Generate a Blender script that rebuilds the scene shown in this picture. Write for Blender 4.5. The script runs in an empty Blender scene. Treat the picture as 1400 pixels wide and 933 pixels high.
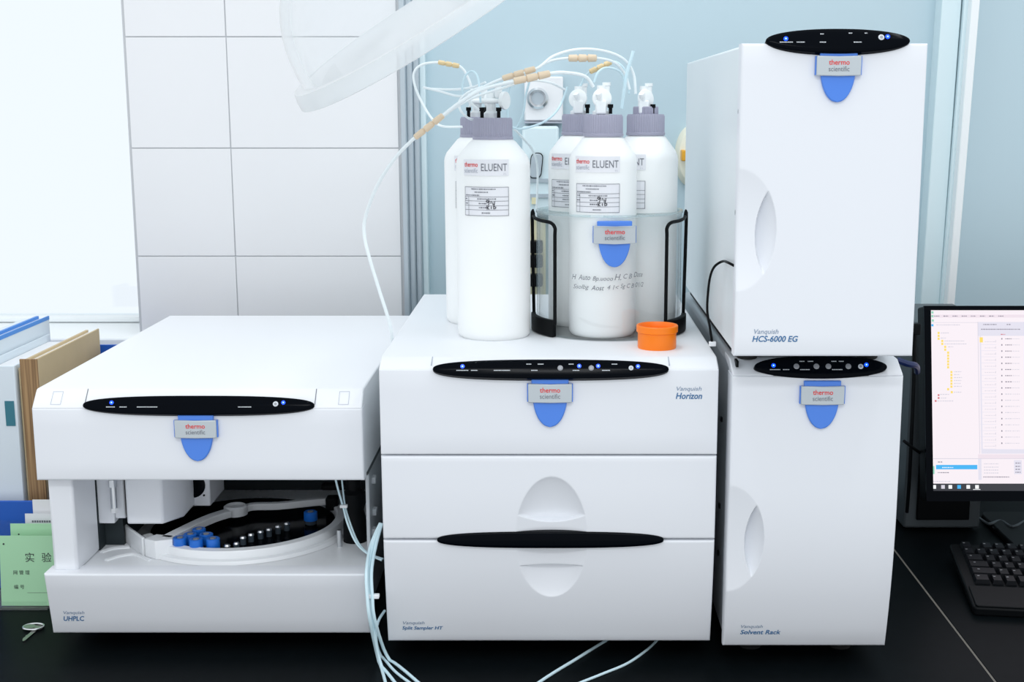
import bpy, bmesh, math, random
from mathutils import Vector, Matrix
random.seed(7)
S = bpy.context.scene
COL = S.collection
PI = math.pi
# ------------------------------------------------------------------ camera
FPX, CX, CY, PITCH, H = 1782.0, 757.0, 466.0, math.radians(10.28), 0.715
cam_d = bpy.data.cameras.new('camera'); cam = bpy.data.objects.new('camera', cam_d); COL.objects.link(cam)
cam.location = (0, 0, H); cam.rotation_euler = (PI/2 - PITCH, 0, 0)
cam_d.sensor_width = 36; cam_d.lens = FPX/1400*36; cam_d.shift_x = -(CX-700)/1400; cam_d.clip_start = 0.02
S.camera = cam
# ------------------------------------------------------------------ world, lamps, exposure
W = bpy.data.worlds.new('world'); S.world = W; W.use_nodes = True
bg = W.node_tree.nodes['Background']; bg.inputs[0].default_value = (0.925, 0.962, 1.0, 1); bg.inputs[1].default_value = 1.0
def area(loc, rot, sx, sy, power, col=(1, 1, 1)):
    l = bpy.data.lights.new('ceiling_and_fill_light', 'AREA'); l.shape = 'RECTANGLE'; l.size = sx; l.size_y = sy; l.energy = power; l.color = col
    o = bpy.data.objects.new('ceiling_and_fill_light', l); COL.objects.link(o); o.location = loc; o.rotation_euler = rot
    return o
area((-0.23, 1.55, 2.2), (0, 0, 0), 0.12, 1.2, 6, (0.95, 0.98, 1))
area((0.95, 1.25, 2.2), (0, 0, 0), 0.12, 1.2, 5, (0.95, 0.98, 1))
area((0.0, -0.6, 2.2), (0, 0, 0), 1.2, 0.3, 20, (0.95, 0.98, 1))  # added fill from behind the camera, brightens the instrument fronts
S.view_settings.view_transform = 'Standard'; S.view_settings.look = 'None'
S.view_settings.exposure = 0.06; S.view_settings.gamma = 1.0
S.view_settings.use_curve_mapping = False

# ------------------------------------------------------------------ pixel -> direction
def ray(px, py):
    a = (px-CX)/FPX; b = -(py-CY)/FPX
    return Vector((a, math.cos(PITCH) + b*math.sin(PITCH), -math.sin(PITCH) + b*math.cos(PITCH)))
def at(px, py, Y=None, z=None):
    d = ray(px, py)
    t = Y/d.y if Y is not None else (z-H)/d.z
    return Vector((d.x*t, d.y*t, H+d.z*t))
def onf(px, py, Yf):
    Y = 1.6
    for i in range(6):
        p = at(px, py, Y=Y); Y = Yf(p.z)
    return at(px, py, Y=Y)

# ------------------------------------------------------------------ materials
MATS = {}
def mat(name, col, rough=0.5, metal=0.0, emit=None, estr=1.0, spec=0.5, noise=None, bump=None, trans=0.0, coat=0.0, sss=0.0):
    m = bpy.data.materials.new(name); m.use_nodes = True
    nt = m.node_tree; p = nt.nodes['Principled BSDF']
    p.inputs['Base Color'].default_value = (*col, 1); p.inputs['Roughness'].default_value = rough
    p.inputs['Metallic'].default_value = metal; p.inputs['Specular IOR Level'].default_value = spec
    p.inputs['Transmission Weight'].default_value = trans; p.inputs['Coat Weight'].default_value = coat
    if sss:
        p.inputs['Subsurface Weight'].default_value = sss; p.inputs['Subsurface Radius'].default_value = (.02, .02, .02)
        p.inputs['Subsurface Scale'].default_value = 1.0
    if emit:
        p.inputs['Emission Color'].default_value = (*emit, 1); p.inputs['Emission Strength'].default_value = estr
    if noise or bump:
        tc = nt.nodes.new('ShaderNodeTexCoord'); n = nt.nodes.new('ShaderNodeTexNoise')
        sc = (noise or bump)
        n.inputs['Scale'].default_value = sc[0]; n.inputs['Detail'].default_value = 5
        nt.links.new(tc.outputs['Object'], n.inputs['Vector'])
        if noise:
            mx = nt.nodes.new('ShaderNodeMix'); mx.data_type = 'RGBA'
            mx.inputs[6].default_value = (*[c*(1-noise[1]) for c in col], 1); mx.inputs[7].default_value = (*[min(1, c*(1+noise[1])) for c in col], 1)
            nt.links.new(n.outputs['Fac'], mx.inputs[0]); nt.links.new(mx.outputs[2], p.inputs['Base Color'])
        if bump:
            b = nt.nodes.new('ShaderNodeBump'); b.inputs['Strength'].default_value = bump[1]; b.inputs['Distance'].default_value = 0.001
            nt.links.new(n.outputs['Fac'], b.inputs['Height']); nt.links.new(b.outputs['Normal'], p.inputs['Normal'])
    MATS[name] = m; return m
def thin(name, tint, refl=1.0, rough=0.03, body=0.0, bodycol=(1, 1, 1), edge=0.0):
    """thin clear plastic: transparent + fresnel gloss + a little milky body"""
    m = bpy.data.materials.new(name); m.use_nodes = True; nt = m.node_tree; nt.nodes.clear()
    out = nt.nodes.new('ShaderNodeOutputMaterial'); tr = nt.nodes.new('ShaderNodeBsdfTransparent'); gl = nt.nodes.new('ShaderNodeBsdfGlossy')
    tr.inputs[0].default_value = (*tint, 1); gl.inputs['Roughness'].default_value = rough
    fr = nt.nodes.new('ShaderNodeLayerWeight'); fr.inputs[0].default_value = 0.5
    pw = nt.nodes.new('ShaderNodeMath'); pw.operation = 'POWER'; pw.inputs[1].default_value = 4.0; nt.links.new(fr.outputs['Facing'], pw.inputs[0])
    mul = nt.nodes.new('ShaderNodeMath'); mul.operation = 'MULTIPLY_ADD'; mul.inputs[1].default_value = .55*refl; mul.inputs[2].default_value = .035*refl; mul.use_clamp = True
    mx = nt.nodes.new('ShaderNodeMixShader'); nt.links.new(pw.outputs[0], mul.inputs[0]); nt.links.new(mul.outputs[0], mx.inputs[0])
    if body > 0:
        df = nt.nodes.new('ShaderNodeBsdfDiffuse'); df.inputs[0].default_value = (*bodycol, 1)
        tl = nt.nodes.new('ShaderNodeBsdfTranslucent'); tl.inputs[0].default_value = (*bodycol, 1)
        m0 = nt.nodes.new('ShaderNodeMixShader'); m0.inputs[0].default_value = 0.5
        nt.links.new(df.outputs[0], m0.inputs[1]); nt.links.new(tl.outputs[0], m0.inputs[2])
        m1 = nt.nodes.new('ShaderNodeMixShader'); m1.inputs[0].default_value = body
        nt.links.new(tr.outputs[0], m1.inputs[1]); nt.links.new(m0.outputs[0], m1.inputs[2]); nt.links.new(m1.outputs[0], mx.inputs[1])
        if edge > 0:      # milky edge at grazing view, whitened further to stand in for window reflection
            ma = nt.nodes.new('ShaderNodeMath'); ma.operation = 'MULTIPLY_ADD'; ma.inputs[1].default_value = edge; ma.inputs[2].default_value = body; ma.use_clamp = True
            p3 = nt.nodes.new('ShaderNodeMath'); p3.operation = 'POWER'; p3.inputs[1].default_value = 3.0
            nt.links.new(fr.outputs['Facing'], p3.inputs[0]); nt.links.new(p3.outputs[0], ma.inputs[0]); nt.links.new(ma.outputs[0], m1.inputs[0])
    else:
        nt.links.new(tr.outputs[0], mx.inputs[1])
    nt.links.new(gl.outputs[0], mx.inputs[2]); nt.links.new(mx.outputs[0], out.inputs[0])
    MATS[name] = m; return m
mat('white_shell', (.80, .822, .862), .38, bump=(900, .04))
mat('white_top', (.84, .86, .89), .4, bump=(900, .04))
mat('white_plain', (.86, .88, .9), .35)
mat('side_white', (.80, .85, .87), .4)
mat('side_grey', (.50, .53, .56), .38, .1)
mat('case_dark', (.09, .105, .115), .4, spec=.25)
mat('chassis_dark', (.03, .035, .04), .5)
mat('interior', (.03, .04, .045), .5, spec=.2)
mat('black_gloss', (.001, .002, .004), .14, spec=.045)
mat('black_plastic', (.005, .006, .007), .45, spec=.08)
mat('rubber', (.01, .01, .01), .8)
mat('blue_badge', (.07, .23, .76), .28)
mat('badge_grey', (.52, .57, .60), .35, .25)
mat('red_print', (.75, .03, .03), .5)
mat('grey_print', (.16, .17, .20), .5)
mat('pale_print', (.42, .45, .52), .5)
mat('blue_print', (.02, .14, .33), .5)
mat('slate_print', (.22, .30, .42), .5)
mat('black_print', (.02, .02, .03), .5)
mat('white_print', (.62, .66, .7), .5)
mat('led', (.01, .03, .3), .3, emit=(.0, .06, 1.0), estr=2.2)
mat('led_core', (.2, .4, 1), .3, emit=(.35, .65, 1.0), estr=1.6)
mat('button', (.30, .31, .33), .35, .3)
mat('tile', (.84, .85, .865), .22, noise=(3, .02))
mat('grout', (.56, .58, .60), .8)
mat('wall_blue', (.52, .665, .73), .35, noise=(1.2, .03))
mat('aluminium', (.50, .57, .62), .35, .5)
mat('pale_frame', (.72, .86, .90), .35)
mat('white_frame', (.9, .94, .95), .3)
mat('bench_black', (.003, .0045, .0055), .42, noise=(60, .35), spec=.04)
mat('seam', (.25, .23, .2), .5)
mat('floor_grey', (.45, .47, .48), .5, noise=(4, .1))
mat('hdpe', (.95, .975, .97), .38, sss=.25)
mat('cap_lilac', (.36, .36, .46), .5)
mat('label_paper', (.83, .84, .88), .5)
mat('valve_white', (.88, .92, .93), .35)
mat('peek', (.80, .64, .46), .4)
mat('peek_gold', (.80, .62, .34), .35)
mat('orange', (1.0, .22, .0), .35)
mat('ptfe', (.88, .95, .97), .3)
mat('ptfe_blue', (.64, .83, .90), .25)
mat('wood_board', (.55, .42, .24), .55)
mat('card_brown', (.60, .47, .28), .6, noise=(14, .12))
mat('paper', (.86, .87, .88), .7)
mat('binder_white', (.72, .80, .86), .5)
mat('file_blue', (.012, .11, .52), .4)
mat('binder_blue', (.05, .26, .72), .4)
mat('teal_label', (.03, .18, .24), .5)
mat('green_card', (.42, .74, .46), .6)
mat('steel', (.72, .74, .76), .28, 1.0)
mat('key_metal', (.42, .41, .40), .3, 1.0, bump=(400, .3))
mat('vial_blue', (.01, .15, .62), .35)
mat('glass_dark', (.06, .08, .1), .08)
mat('screen', (.05, .05, .05), .4, emit=(.90, .82, .87), estr=.95)
mat('cream', (.86, .85, .70), .4)
mat('amber', (.85, .42, .03), .35)
mat('yellow_pale', (.80, .76, .50), .5)
mat('key_black', (.007, .008, .010), .35, spec=.12)
mat('navy', (.006, .018, .09), .4)
thin('acrylic', (.982, .988, .99), 1.0, .03, .012)
thin('acrylic_edge', (.86, .93, .94), 1.0, .1, .22)
thin('dome_clear', (.98, .99, .995), 1.0, .03, .03, edge=1.0)  # edge whitening paints in the bright window reflection on the dome
thin('dome_rim', (.95, .98, .99), .8, .06, .5, edge=.5)
thin('pane', (.97, .99, 1), 1.0, .02)
# wood grain on the brown board
def grain(m):
    nt = m.node_tree; p = nt.nodes['Principled BSDF']; tc = nt.nodes.new('ShaderNodeTexCoord'); mp = nt.nodes.new('ShaderNodeMapping')
    mp.inputs['Scale'].default_value = (160, 30, 3); w = nt.nodes.new('ShaderNodeTexNoise'); w.inputs['Scale'].default_value = 2.0
    cr = nt.nodes.new('ShaderNodeValToRGB'); cr.color_ramp.elements[0].position = .35; cr.color_ramp.elements[0].color = (.20, .11, .045, 1)
    cr.color_ramp.elements[1].position = .65; cr.color_ramp.elements[1].color = (.42, .26, .12, 1)
    nt.links.new(tc.outputs['Object'], mp.inputs[0]); nt.links.new(mp.outputs[0], w.inputs['Vector']); nt.links.new(w.outputs[0], cr.inputs[0]); nt.links.new(cr.outputs[0], p.inputs['Base Color'])
grain(mat('wood_grain', (.3, .2, .1), .5))

# ------------------------------------------------------------------ mesh helpers
class MB:
    def __init__(s): s.v = []; s.f = []
    def add(s, vs, fs):
        b = len(s.v); s.v += [tuple(v) for v in vs]; s.f += [tuple(i+b for i in f) for f in fs]; return s
    def box(s, x0, x1, y0, y1, z0, z1):
        vs = [(x, y, z) for z in (z0, z1) for y in (y0, y1) for x in (x0, x1)]
        return s.add(vs, [(0, 2, 3, 1), (4, 5, 7, 6), (0, 1, 5, 4), (2, 6, 7, 3), (0, 4, 6, 2), (1, 3, 7, 5)])
    def rbox(s, c, u, v, w, a, b, d):
        """box centred at c, half sizes a,b,d along u,v,w"""
        vs = [c + u*(a*i) + v*(b*j) + w*(d*k) for k in (-1, 1) for j in (-1, 1) for i in (-1, 1)]
        return s.add(vs, [(0, 2, 3, 1), (4, 5, 7, 6), (0, 1, 5, 4), (2, 6, 7, 3), (0, 4, 6, 2), (1, 3, 7, 5)])
    def prism(s, pts, fn, h0, h1):
        """2-D outline mapped by fn(a,b,h); solid between h0 and h1"""
        n = len(pts)
        vs = [fn(a, b, h0) for a, b in pts] + [fn(a, b, h1) for a, b in pts]
        fs = [tuple(range(n))[::-1], tuple(range(n, 2*n))] + [(i, (i+1) % n, n+(i+1) % n, n+i) for i in range(n)]
        return s.add(vs, fs)
    def flat(s, pts, fn, h=0):
        return s.add([fn(a, b, h) for a, b in pts], [tuple(range(len(pts)))])
    def rect(s, a0, a1, b0, b1, fn, h=0):
        return s.flat([(a0, b0), (a1, b0), (a1, b1), (a0, b1)], fn, h)
    def lathe(s, prof, c, n=32, ax=None, a0=0, a1=2*PI, ribs=None):
        """profile (r,h) swept about axis ax at c; full turn closes"""
        c = Vector(c); ax = Vector(ax or (0, 0, 1)).normalized()
        t = Vector((1, 0, 0)) if abs(ax.x) < .9 else Vector((0, 1, 0))
        e1 = (t - ax*t.dot(ax)).normalized(); e2 = ax.cross(e1)
        full = abs(a1-a0-2*PI) < 1e-6; m = n if full else n+1; vs = []
        for i in range(m):
            a = a0+(a1-a0)*i/n; d = e1*math.cos(a)+e2*math.sin(a)
            for j, (r, h) in enumerate(prof):
                rr = r*(ribs[1] if ribs and j in ribs[0] and i % 2 else 1)
                vs.append(c+d*rr+ax*h)
        k = len(prof); fs = []
        for i in range(n):
            i2 = (i+1) % m
            for j in range(k-1): fs.append((i*k+j, i2*k+j, i2*k+j+1, i*k+j+1))
        s.add(vs, fs); b = len(s.v)-len(vs)
        if full:
            if prof[0][0] > 1e-6: s.f.append(tuple(b+i*k for i in range(m))[::-1])
            if prof[-1][0] > 1e-6: s.f.append(tuple(b+i*k+k-1 for i in range(m)))
        return s
    def tube(s, pts, r, n=8, smooth=6, cap=True, zmin=None):
        P = spline(pts, smooth) if smooth > 1 else [Vector(p) for p in pts]
        if zmin is not None: P = [Vector((p.x, p.y, max(p.z, zmin))) for p in P]
        up = None; rings = []
        for i, p in enumerate(P):
            t = (P[min(i+1, len(P)-1)]-P[max(i-1, 0)]).normalized()
            if up is None:
                up = Vector((0, 0, 1)) if abs(t.z) < .9 else Vector((1, 0, 0))
            up = (up - t*up.dot(t)).normalized(); sd = t.cross(up)
            rr = r if not callable(r) else r(i/(len(P)-1))
            rings.append([p + (sd*math.cos(2*PI*k/n)+up*math.sin(2*PI*k/n))*rr for k in range(n)])
        vs = [q for R in rings for q in R]
        fs = [(i*n+k, i*n+(k+1) % n, (i+1)*n+(k+1) % n, (i+1)*n+k) for i in range(len(P)-1) for k in range(n)]
        if cap: fs += [tuple(range(n))[::-1], tuple(range(len(vs)-n, len(vs)))]
        return s.add(vs, fs)
    def band(s, path, w, h0, h1):
        """upright wall following XY path"""
        P = [Vector((p[0], p[1], 0)) for p in path]; L = []; R = []
        for i, p in enumerate(P):
            t = (P[min(i+1, len(P)-1)]-P[max(i-1, 0)]).normalized(); nrm = Vector((-t.y, t.x, 0))*(w/2)
            L.append(p+nrm); R.append(p-nrm)
        n = len(P); vs = []
        for q in range(n):
            for base, z in ((L[q], h0), (L[q], h1), (R[q], h1), (R[q], h0)): vs.append((base.x, base.y, z))
        fs = [(i*4+k, i*4+(k+1) % 4, (i+1)*4+(k+1) % 4, (i+1)*4+k) for i in range(n-1) for k in range(4)]
        fs += [(0, 1, 2, 3), (n*4-1, n*4-2, n*4-3, n*4-4)]
        return s.add(vs, fs)
    def ribbon(s, pts, w, fn, h=0):
        """pen stroke on a surface"""
        for (a, b), (c, d) in zip(pts[:-1], pts[1:]):
            L = math.hypot(c-a, d-b) or 1e-9; nx, ny = -(d-b)/L*w/2, (c-a)/L*w/2; ex, ey = (c-a)/L*w*.3, (d-b)/L*w*.3
            s.flat([(a-ex+nx, b-ey+ny), (a-ex-nx, b-ey-ny), (c+ex-nx, d+ey-ny), (c+ex+nx, d+ey+ny)], fn, h)
        return s
    def text(s, t, fn, h=0, **k):
        vs, fs = text2d(t, **k); return s.add([fn(x, y, h) for x, y in vs], fs)
def spline(pts, k):
    P = [Vector(p) for p in pts]; out = []
    for i in range(len(P)-1):
        p0 = P[max(i-1, 0)]; p1 = P[i]; p2 = P[i+1]; p3 = P[min(i+2, len(P)-1)]
        for j in range(k):
            t = j/k
            out.append(.5*((2*p1)+(p2-p0)*t+(2*p0-5*p1+4*p2-p3)*t*t+(3*p1-p0-3*p2+p3)*t**3))
    out.append(P[-1]); return out
TXT = {}
def text2d(t, width=None, height=None, shear=0.0, bold=0.0, align='C'):
    key = (t, shear, bold)
    if key not in TXT:
        c = bpy.data.curves.new('lettering', 'FONT'); c.body = t; c.size = 1; c.shear = shear; c.offset = bold; c.resolution_u = 3
        o = bpy.data.objects.new('lettering', c); COL.objects.link(o); dg = bpy.context.evaluated_depsgraph_get()
        me = bpy.data.meshes.new_from_object(o.evaluated_get(dg))
        TXT[key] = ([(v.co.x, v.co.y) for v in me.vertices], [tuple(p.vertices) for p in me.polygons])
        bpy.data.objects.remove(o); bpy.data.curves.remove(c); bpy.data.meshes.remove(me)
    vs, fs = TXT[key]
    if not vs: return [], []
    x0 = min(v[0] for v in vs); x1 = max(v[0] for v in vs); y0 = min(v[1] for v in vs); y1 = max(v[1] for v in vs)
    sx = width/(x1-x0) if width else None; sy = height/(y1-y0) if height else None
    sx = sx or sy; sy = sy or sx
    ox = {'L': x0, 'C': (x0+x1)/2, 'R': x1}[align]; oy = (y0+y1)/2
    return [((x-ox)*sx, (y-oy)*sy) for x, y in vs], fs
def ell(a, b, n=48, c=(0, 0), p=2.0, t0=0, t1=2*PI):
    out = []
    full = abs(t1-t0-2*PI) < 1e-6
    for i in range(n if full else n+1):
        t = t0+(t1-t0)*i/n; cs, sn = math.cos(t), math.sin(t)
        out.append((c[0]+a*math.copysign(abs(cs)**(2/p), cs), c[1]+b*math.copysign(abs(sn)**(2/p), sn)))
    return out
def rrect(a0, a1, b0, b1, r, n=4):
    out = []
    for cx, cy, s in ((a1-r, b0+r, -PI/2), (a1-r, b1-r, 0), (a0+r, b1-r, PI/2), (a0+r, b0+r, PI)):
        out += [(cx+r*math.cos(s+PI/2*i/n), cy+r*math.sin(s+PI/2*i/n)) for i in range(n+1)]
    return out
ROOTLOC = {}
def obj(name, mb, m, parent=None, bevel=0, smooth=35, seg=2):
    org = ROOTLOC.get(parent.name, Vector((0, 0, 0))) if parent else Vector((0, 0, 0))
    me = bpy.data.meshes.new(name); me.from_pydata([Vector(v)-org for v in mb.v], [], mb.f)
    bm = bmesh.new(); bm.from_mesh(me); bmesh.ops.recalc_face_normals(bm, faces=bm.faces); bm.to_mesh(me); bm.free()
    me.materials.append(MATS[m])
    if smooth:
        me.polygons.foreach_set('use_smooth', [True]*len(me.polygons)); me.set_sharp_from_angle(angle=math.radians(smooth))
    o = bpy.data.objects.new(name, me); COL.objects.link(o)
    if parent: o.parent = parent
    ROOTLOC[o.name] = org
    if bevel:
        b = o.modifiers.new('bevel', 'BEVEL'); b.width = bevel; b.segments = seg; b.limit_method = 'ANGLE'; b.angle_limit = math.radians(40)
    return o
def tag(o, label, cat, group=None):
    o['label'] = label; o['category'] = cat
    if group: o['group'] = group
    return o
def thing(name, label, cat, loc, group=None):
    o = bpy.data.objects.new(name, None); COL.objects.link(o); o.location = loc; o.empty_display_size = .02
    ROOTLOC[o.name] = Vector(loc); return tag(o, label, cat, group)
def struct(name, mb, m, parent=None, **k):
    o = obj(name, mb, m, parent, **k)
    if not parent: o['kind'] = 'structure'
    return o
def plane_fn(o, u, v, n):
    o, u, v, n = Vector(o), Vector(u).normalized(), Vector(v).normalized(), Vector(n).normalized()
    return lambda a, b, h=0: o+u*a+v*b+n*h
def front_fn(Yf, X0=0, Z0=0):
    return lambda a, b, h=0: Vector((X0+a, Yf(Z0+b)-h, Z0+b))
def cyl_fn(cx, cy, r, ang0=0, z0=0):
    """wrap onto upright cylinder; ang0=0 faces the room (-Y)"""
    def f(a, b, h=0):
        t = ang0+a/r; return Vector((cx+(r+h)*math.sin(t), cy-(r+h)*math.cos(t), z0+b))
    return f

# ================================================================== THE SETTING
YW = 2.40
xs = [at(x, 204, Y=YW).x for x in (180, 316, 546)]
zs = [at(316, y, Y=YW).z for y in (50, 204, 350)]
th_ = (zs[0]-zs[2])/2; tw = xs[2]-xs[1]
# tiled pier: grout body with each tile a child
pier = struct('wall_back', MB().box(xs[0]-.004, xs[2]+.004, YW, YW+.25, -.9, 1.9), 'grout')
def tile(x0, x1, z0, z1):
    g = .0009; b = MB().box(x0+g, x1-g, YW-.0025, YW+.002, z0+g, z1-g)
    return obj('tile', b, 'tile', pier, bevel=.0007)
for k in range(-6, 11):
    z0 = zs[2]+(k)*th_; z1 = z0+th_
    if z0 < -.2 or z1 > 1.6: continue
    tile(xs[0], xs[1], z0, z1); tile(xs[1], xs[2], z0, z1)
# painted panel wall on the right of the pier
wx0 = xs[2]+.004
struct('wall_right_panel', MB().box(wx0, 2.6, YW+.06, YW+.12, -.9, 1.9), 'wall_blue')
def vstrip(name, pxa, pxb, ya, yb, m, py=204, lean=0):
    xa = at(pxa, py, Y=ya).x; xb = at(pxb, py, Y=ya).x; zc = at(pxa, py, Y=ya).z
    b = MB().box(xa, xb, ya, yb, -.9, 1.9); b.v = [(x+(z-zc)*lean, y, z) for x, y, z in b.v]
    return struct(name, b, m, bevel=.002)
vstrip('trim_1', 548.5, 556, YW-.012, YW+.08, 'aluminium')
vstrip('trim_2', 557, 565, YW+.005, YW+.08, 'aluminium')
vstrip('trim_3', 566, 574, YW+.02, YW+.08, 'aluminium')
vstrip('trim_4', 575, 583, YW+.035, YW+.08, 'pale_frame')
vstrip('trim_5', 1272, 1298, YW+.02, YW+.08, 'pale_frame', 230, .02)
vstrip('trim_6', 1301, 1309, YW+.01, YW+.08, 'pale_frame', 230, .025)
vstrip('trim_7', 1310, 1321, YW-.01, YW+.08, 'white_frame', 230, .028)
# window on the left of the pier
wl = xs[0]-.004
sill_z = at(100, 462, Y=YW-.03).z
struct('wall_left_below_window', MB().box(-2.2, wl, YW+.02, YW+.25, -.9, sill_z-.02), 'side_white')
struct('trim_8', MB().box(-2.2, wl-.001, YW-.03, YW+.26, sill_z-.03, sill_z), 'white_frame', bevel=.004)
win = struct('window_1', MB().box(-2.15, wl-.034, YW+.16, YW+.168, sill_z+.012, 1.85), 'pane')
fr = MB(); fr.box(wl-.035, wl-.002, YW+.14, YW+.19, sill_z+.002, 1.9); fr.box(-2.2, wl-.035, YW+.14, YW+.19, sill_z+.001, sill_z+.012)
fr.box(-1.62, -1.58, YW+.14, YW+.19, sill_z+.012, 1.85)
obj('window_frame', fr, 'white_frame', win, bevel=.003)
# bench: two black tops meeting at a seam, over base cabinets
XS = .556
b1 = struct('floor', MB().box(-2.6, 2.6, -1.5, 2.65, -.92, -.9), 'floor_grey')
for nm, xa, xb, lb in (('bench_top', -1.6, XS-.0012, 'matte black bench top carrying the row of white instruments'), ('bench_top', XS+.0012, 1.8, 'matte black bench top beyond the seam, under the monitor and keyboard')):
    t = thing(nm, lb, 'bench', ((xa+xb)/2, 1.86, -.9))
    obj('worktop', MB().box(xa, xb, 1.36, 2.36, -.03, 0), 'bench_black', t, bevel=.0012)
    obj('cabinet', MB().box(xa+.01, xb-.01, 1.40, 2.35, -.9, -.03), 'side_grey', t)
    obj('edge_strip', MB().box(XS-.0012 if xa < 0 else XS+.0004, XS-.0004 if xa < 0 else XS+.0012, 1.362, 2.35, -.02, -.0004), 'seam', t)

# ================================================================== INSTRUMENT HELPERS
def edge_lines(a, b, n, r=.004):
    s = {a, a+r*.15, a+r*.4, a+r, b, b-r*.15, b-r*.4, b-r}
    for i in range(1, n): s.add(a+(b-a)*i/n)
    return s
def panel(x0, x1, z0, z1, Yf, back, depth=None, xd=(), zd=(), r=.004, nx=6, nz=14):
    X = sorted(x for x in edge_lines(x0, x1, nx, r) | set(xd) if x0 <= x <= x1); Z = sorted(z for z in edge_lines(z0, z1, nz, r) | set(zd) if z0 <= z <= z1)
    def clean(L):
        o = [L[0]]
        for q in L[1:]:
            if q-o[-1] > 2e-4: o.append(q)
        o[-1] = L[-1]; return o
    X, Z = clean(X), clean(Z); nxx, nzz = len(X), len(Z); vs = []
    def rd(d): return 0 if d >= r else r-math.sqrt(max(0, r*r-(r-d)**2))
    for z in Z:
        for x in X:
            y = Yf(z)+max(rd(min(x-x0, x1-x)), rd(min(z-z0, z1-z)))
            if depth: y += depth(x, z)
            vs.append((x, y, z))
    fs = [(j*nxx+i, j*nxx+i+1, (j+1)*nxx+i+1, (j+1)*nxx+i) for j in range(nzz-1) for i in range(nxx-1)]
    loop = [i for i in range(nxx)] + [j*nxx+nxx-1 for j in range(1, nzz)] + [(nzz-1)*nxx+i for i in range(nxx-2, -1, -1)] + [j*nxx for j in range(nzz-2, 0, -1)]
    b = len(vs)
    for q in loop: vs.append((vs[q][0], back, vs[q][2]))
    n = len(loop)
    fs += [(loop[(k+1) % n], loop[k], b+k, b+(k+1) % n) for k in range(n)] + [tuple(range(b, b+n))]
    return MB().add(vs, fs)
def frange(a, b, st):
    n = max(1, int(round((b-a)/st))); return [a+(b-a)*i/n for i in range(n+1)]
def badge(root, c, scale=1.0, fn=None):
    """grey name plate over a blue tongue; c = plate centre, fn(a,b,h) on the front"""
    s = scale
    tongue = [(-.0245, .019), (.0245, .019), (.0235, .0)] + [(.0222*max(0, math.cos(t))**.92*(1-.10*math.sin(t)), -.010-.036*math.sin(t)) for t in [PI/2*i/14 for i in range(15)]]
    tongue += [(-x, y) for x, y in tongue[::-1] if x > 0 and y < .01]
    tongue = [(x*s, y*s) for x, y in tongue]
    t = obj('badge_tongue', MB().prism(tongue, fn, -.001, .004), 'blue_badge', root, bevel=.0015)
    p = MB()
    outl = [(-.0285, -.0125), (-.0285, .0125), (0, .0118), (.0285, .0125), (.0285, -.0125), (0, -.0132)]
    p.prism([(a*s, b*s) for a, b in outl], fn, .003, .0072)
    pl = obj('badge_plate', p, 'badge_grey', root, bevel=.001)
    obj('badge_side', MB().prism([(a*s, b*s) for a, b in ((-.0298, -.0118), (-.0298, .012), (.0298, .012), (.0298, -.0118))], fn, .0005, .0045), 'blue_badge', root)
    obj('red_lettering', MB().text('thermo', lambda a, b, h: fn(a, b+.0043*s, h), .0075, width=.0265*s, height=.0066*s, bold=.012), 'red_print', pl, smooth=0)
    obj('grey_lettering', MB().text('scientific', lambda a, b, h: fn(a, b-.0040*s, h), .0075, width=.0265*s, height=.0062*s), 'grey_print', pl, smooth=0)
def oval(root, c, a, b, tilt, leds=(), buttons=(), prints=(), marks=(), thick=.012, name='control_panel', p=2.6):
    """black lens-shaped panel; tilt from vertical; leds etc. given in (x,y) metres from its centre"""
    n = Vector((0, -math.cos(tilt), math.sin(tilt))); v = Vector((0, math.sin(tilt), math.cos(tilt)))
    fn = plane_fn(c, (1, 0, 0), v, n)
    o = MB(); rings = [(1.0, -thick), (1.0, 0), (.985, .0012), (.93, .002), (.6, .0026), (.0, .0028)]
    N = 64; base = ell(a, b, N, p=p); vs = []
    for k, h in rings[:-1]:
        kk = k
        vs += [fn(x*(1-(1-kk)*b/a*1.5) if kk > .5 else x*kk, y*kk, h) for x, y in base]
    vs.append(fn(0, 0, rings[-1][1])); fs = [(i*N+j, i*N+(j+1) % N, (i+1)*N+(j+1) % N, (i+1)*N+j) for i in range(len(rings)-2) for j in range(N)]
    L = len(rings)-2; fs += [(L*N+j, L*N+(j+1) % N, len(vs)-1) for j in range(N)] + [tuple(range(N))[::-1]]
    o.add(vs, fs); ob = obj(name, o, 'black_gloss', root, smooth=50)
    for x, y in leds:
        l = obj('indicator_light', MB().prism(ell(.0026, .0026, 14, (x, y)), fn, .002, .0034), 'led', ob)
        l2 = MB().prism(ell(.0009, .0009, 12, (x, y)), fn, .003, .0037)
        obj('indicator_core', l2, 'led_core', ob)
    for x, y, r, lit in buttons:
        obj('button', MB().lathe([(r, 0), (r, .0006), (r*.8, .001), (0, .001)], fn(x, y, .0026), 20, n), 'white_print' if lit else 'button', ob)
        if lit: obj('button_mark', MB().prism(ell(r*.5, r*.5, 12, (x, y)), fn, .003, .004), 'button', ob)
    if prints:
        m = MB()
        for x, y, w in prints:
            q = x
            while q < x+w:
                L_ = random.uniform(.0007, .0016); m.rect(q, min(q+L_, x+w), y-.00055, y+.00055, fn, .0032); q += L_+.0004
        obj('panel_print', m, 'white_print', ob, smooth=0)
    return ob, fn
def feet(root, x0, x1, y0, y1, z1, r=.016, z0=0):
    for x in (x0+.045, x1-.045):
        for y in (y0+.05, y1-.06):
            obj('foot', MB().lathe([(r*.9, z0), (r, z0+.003), (r, z1)], (x, y, 0), 20), 'rubber', root)
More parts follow.
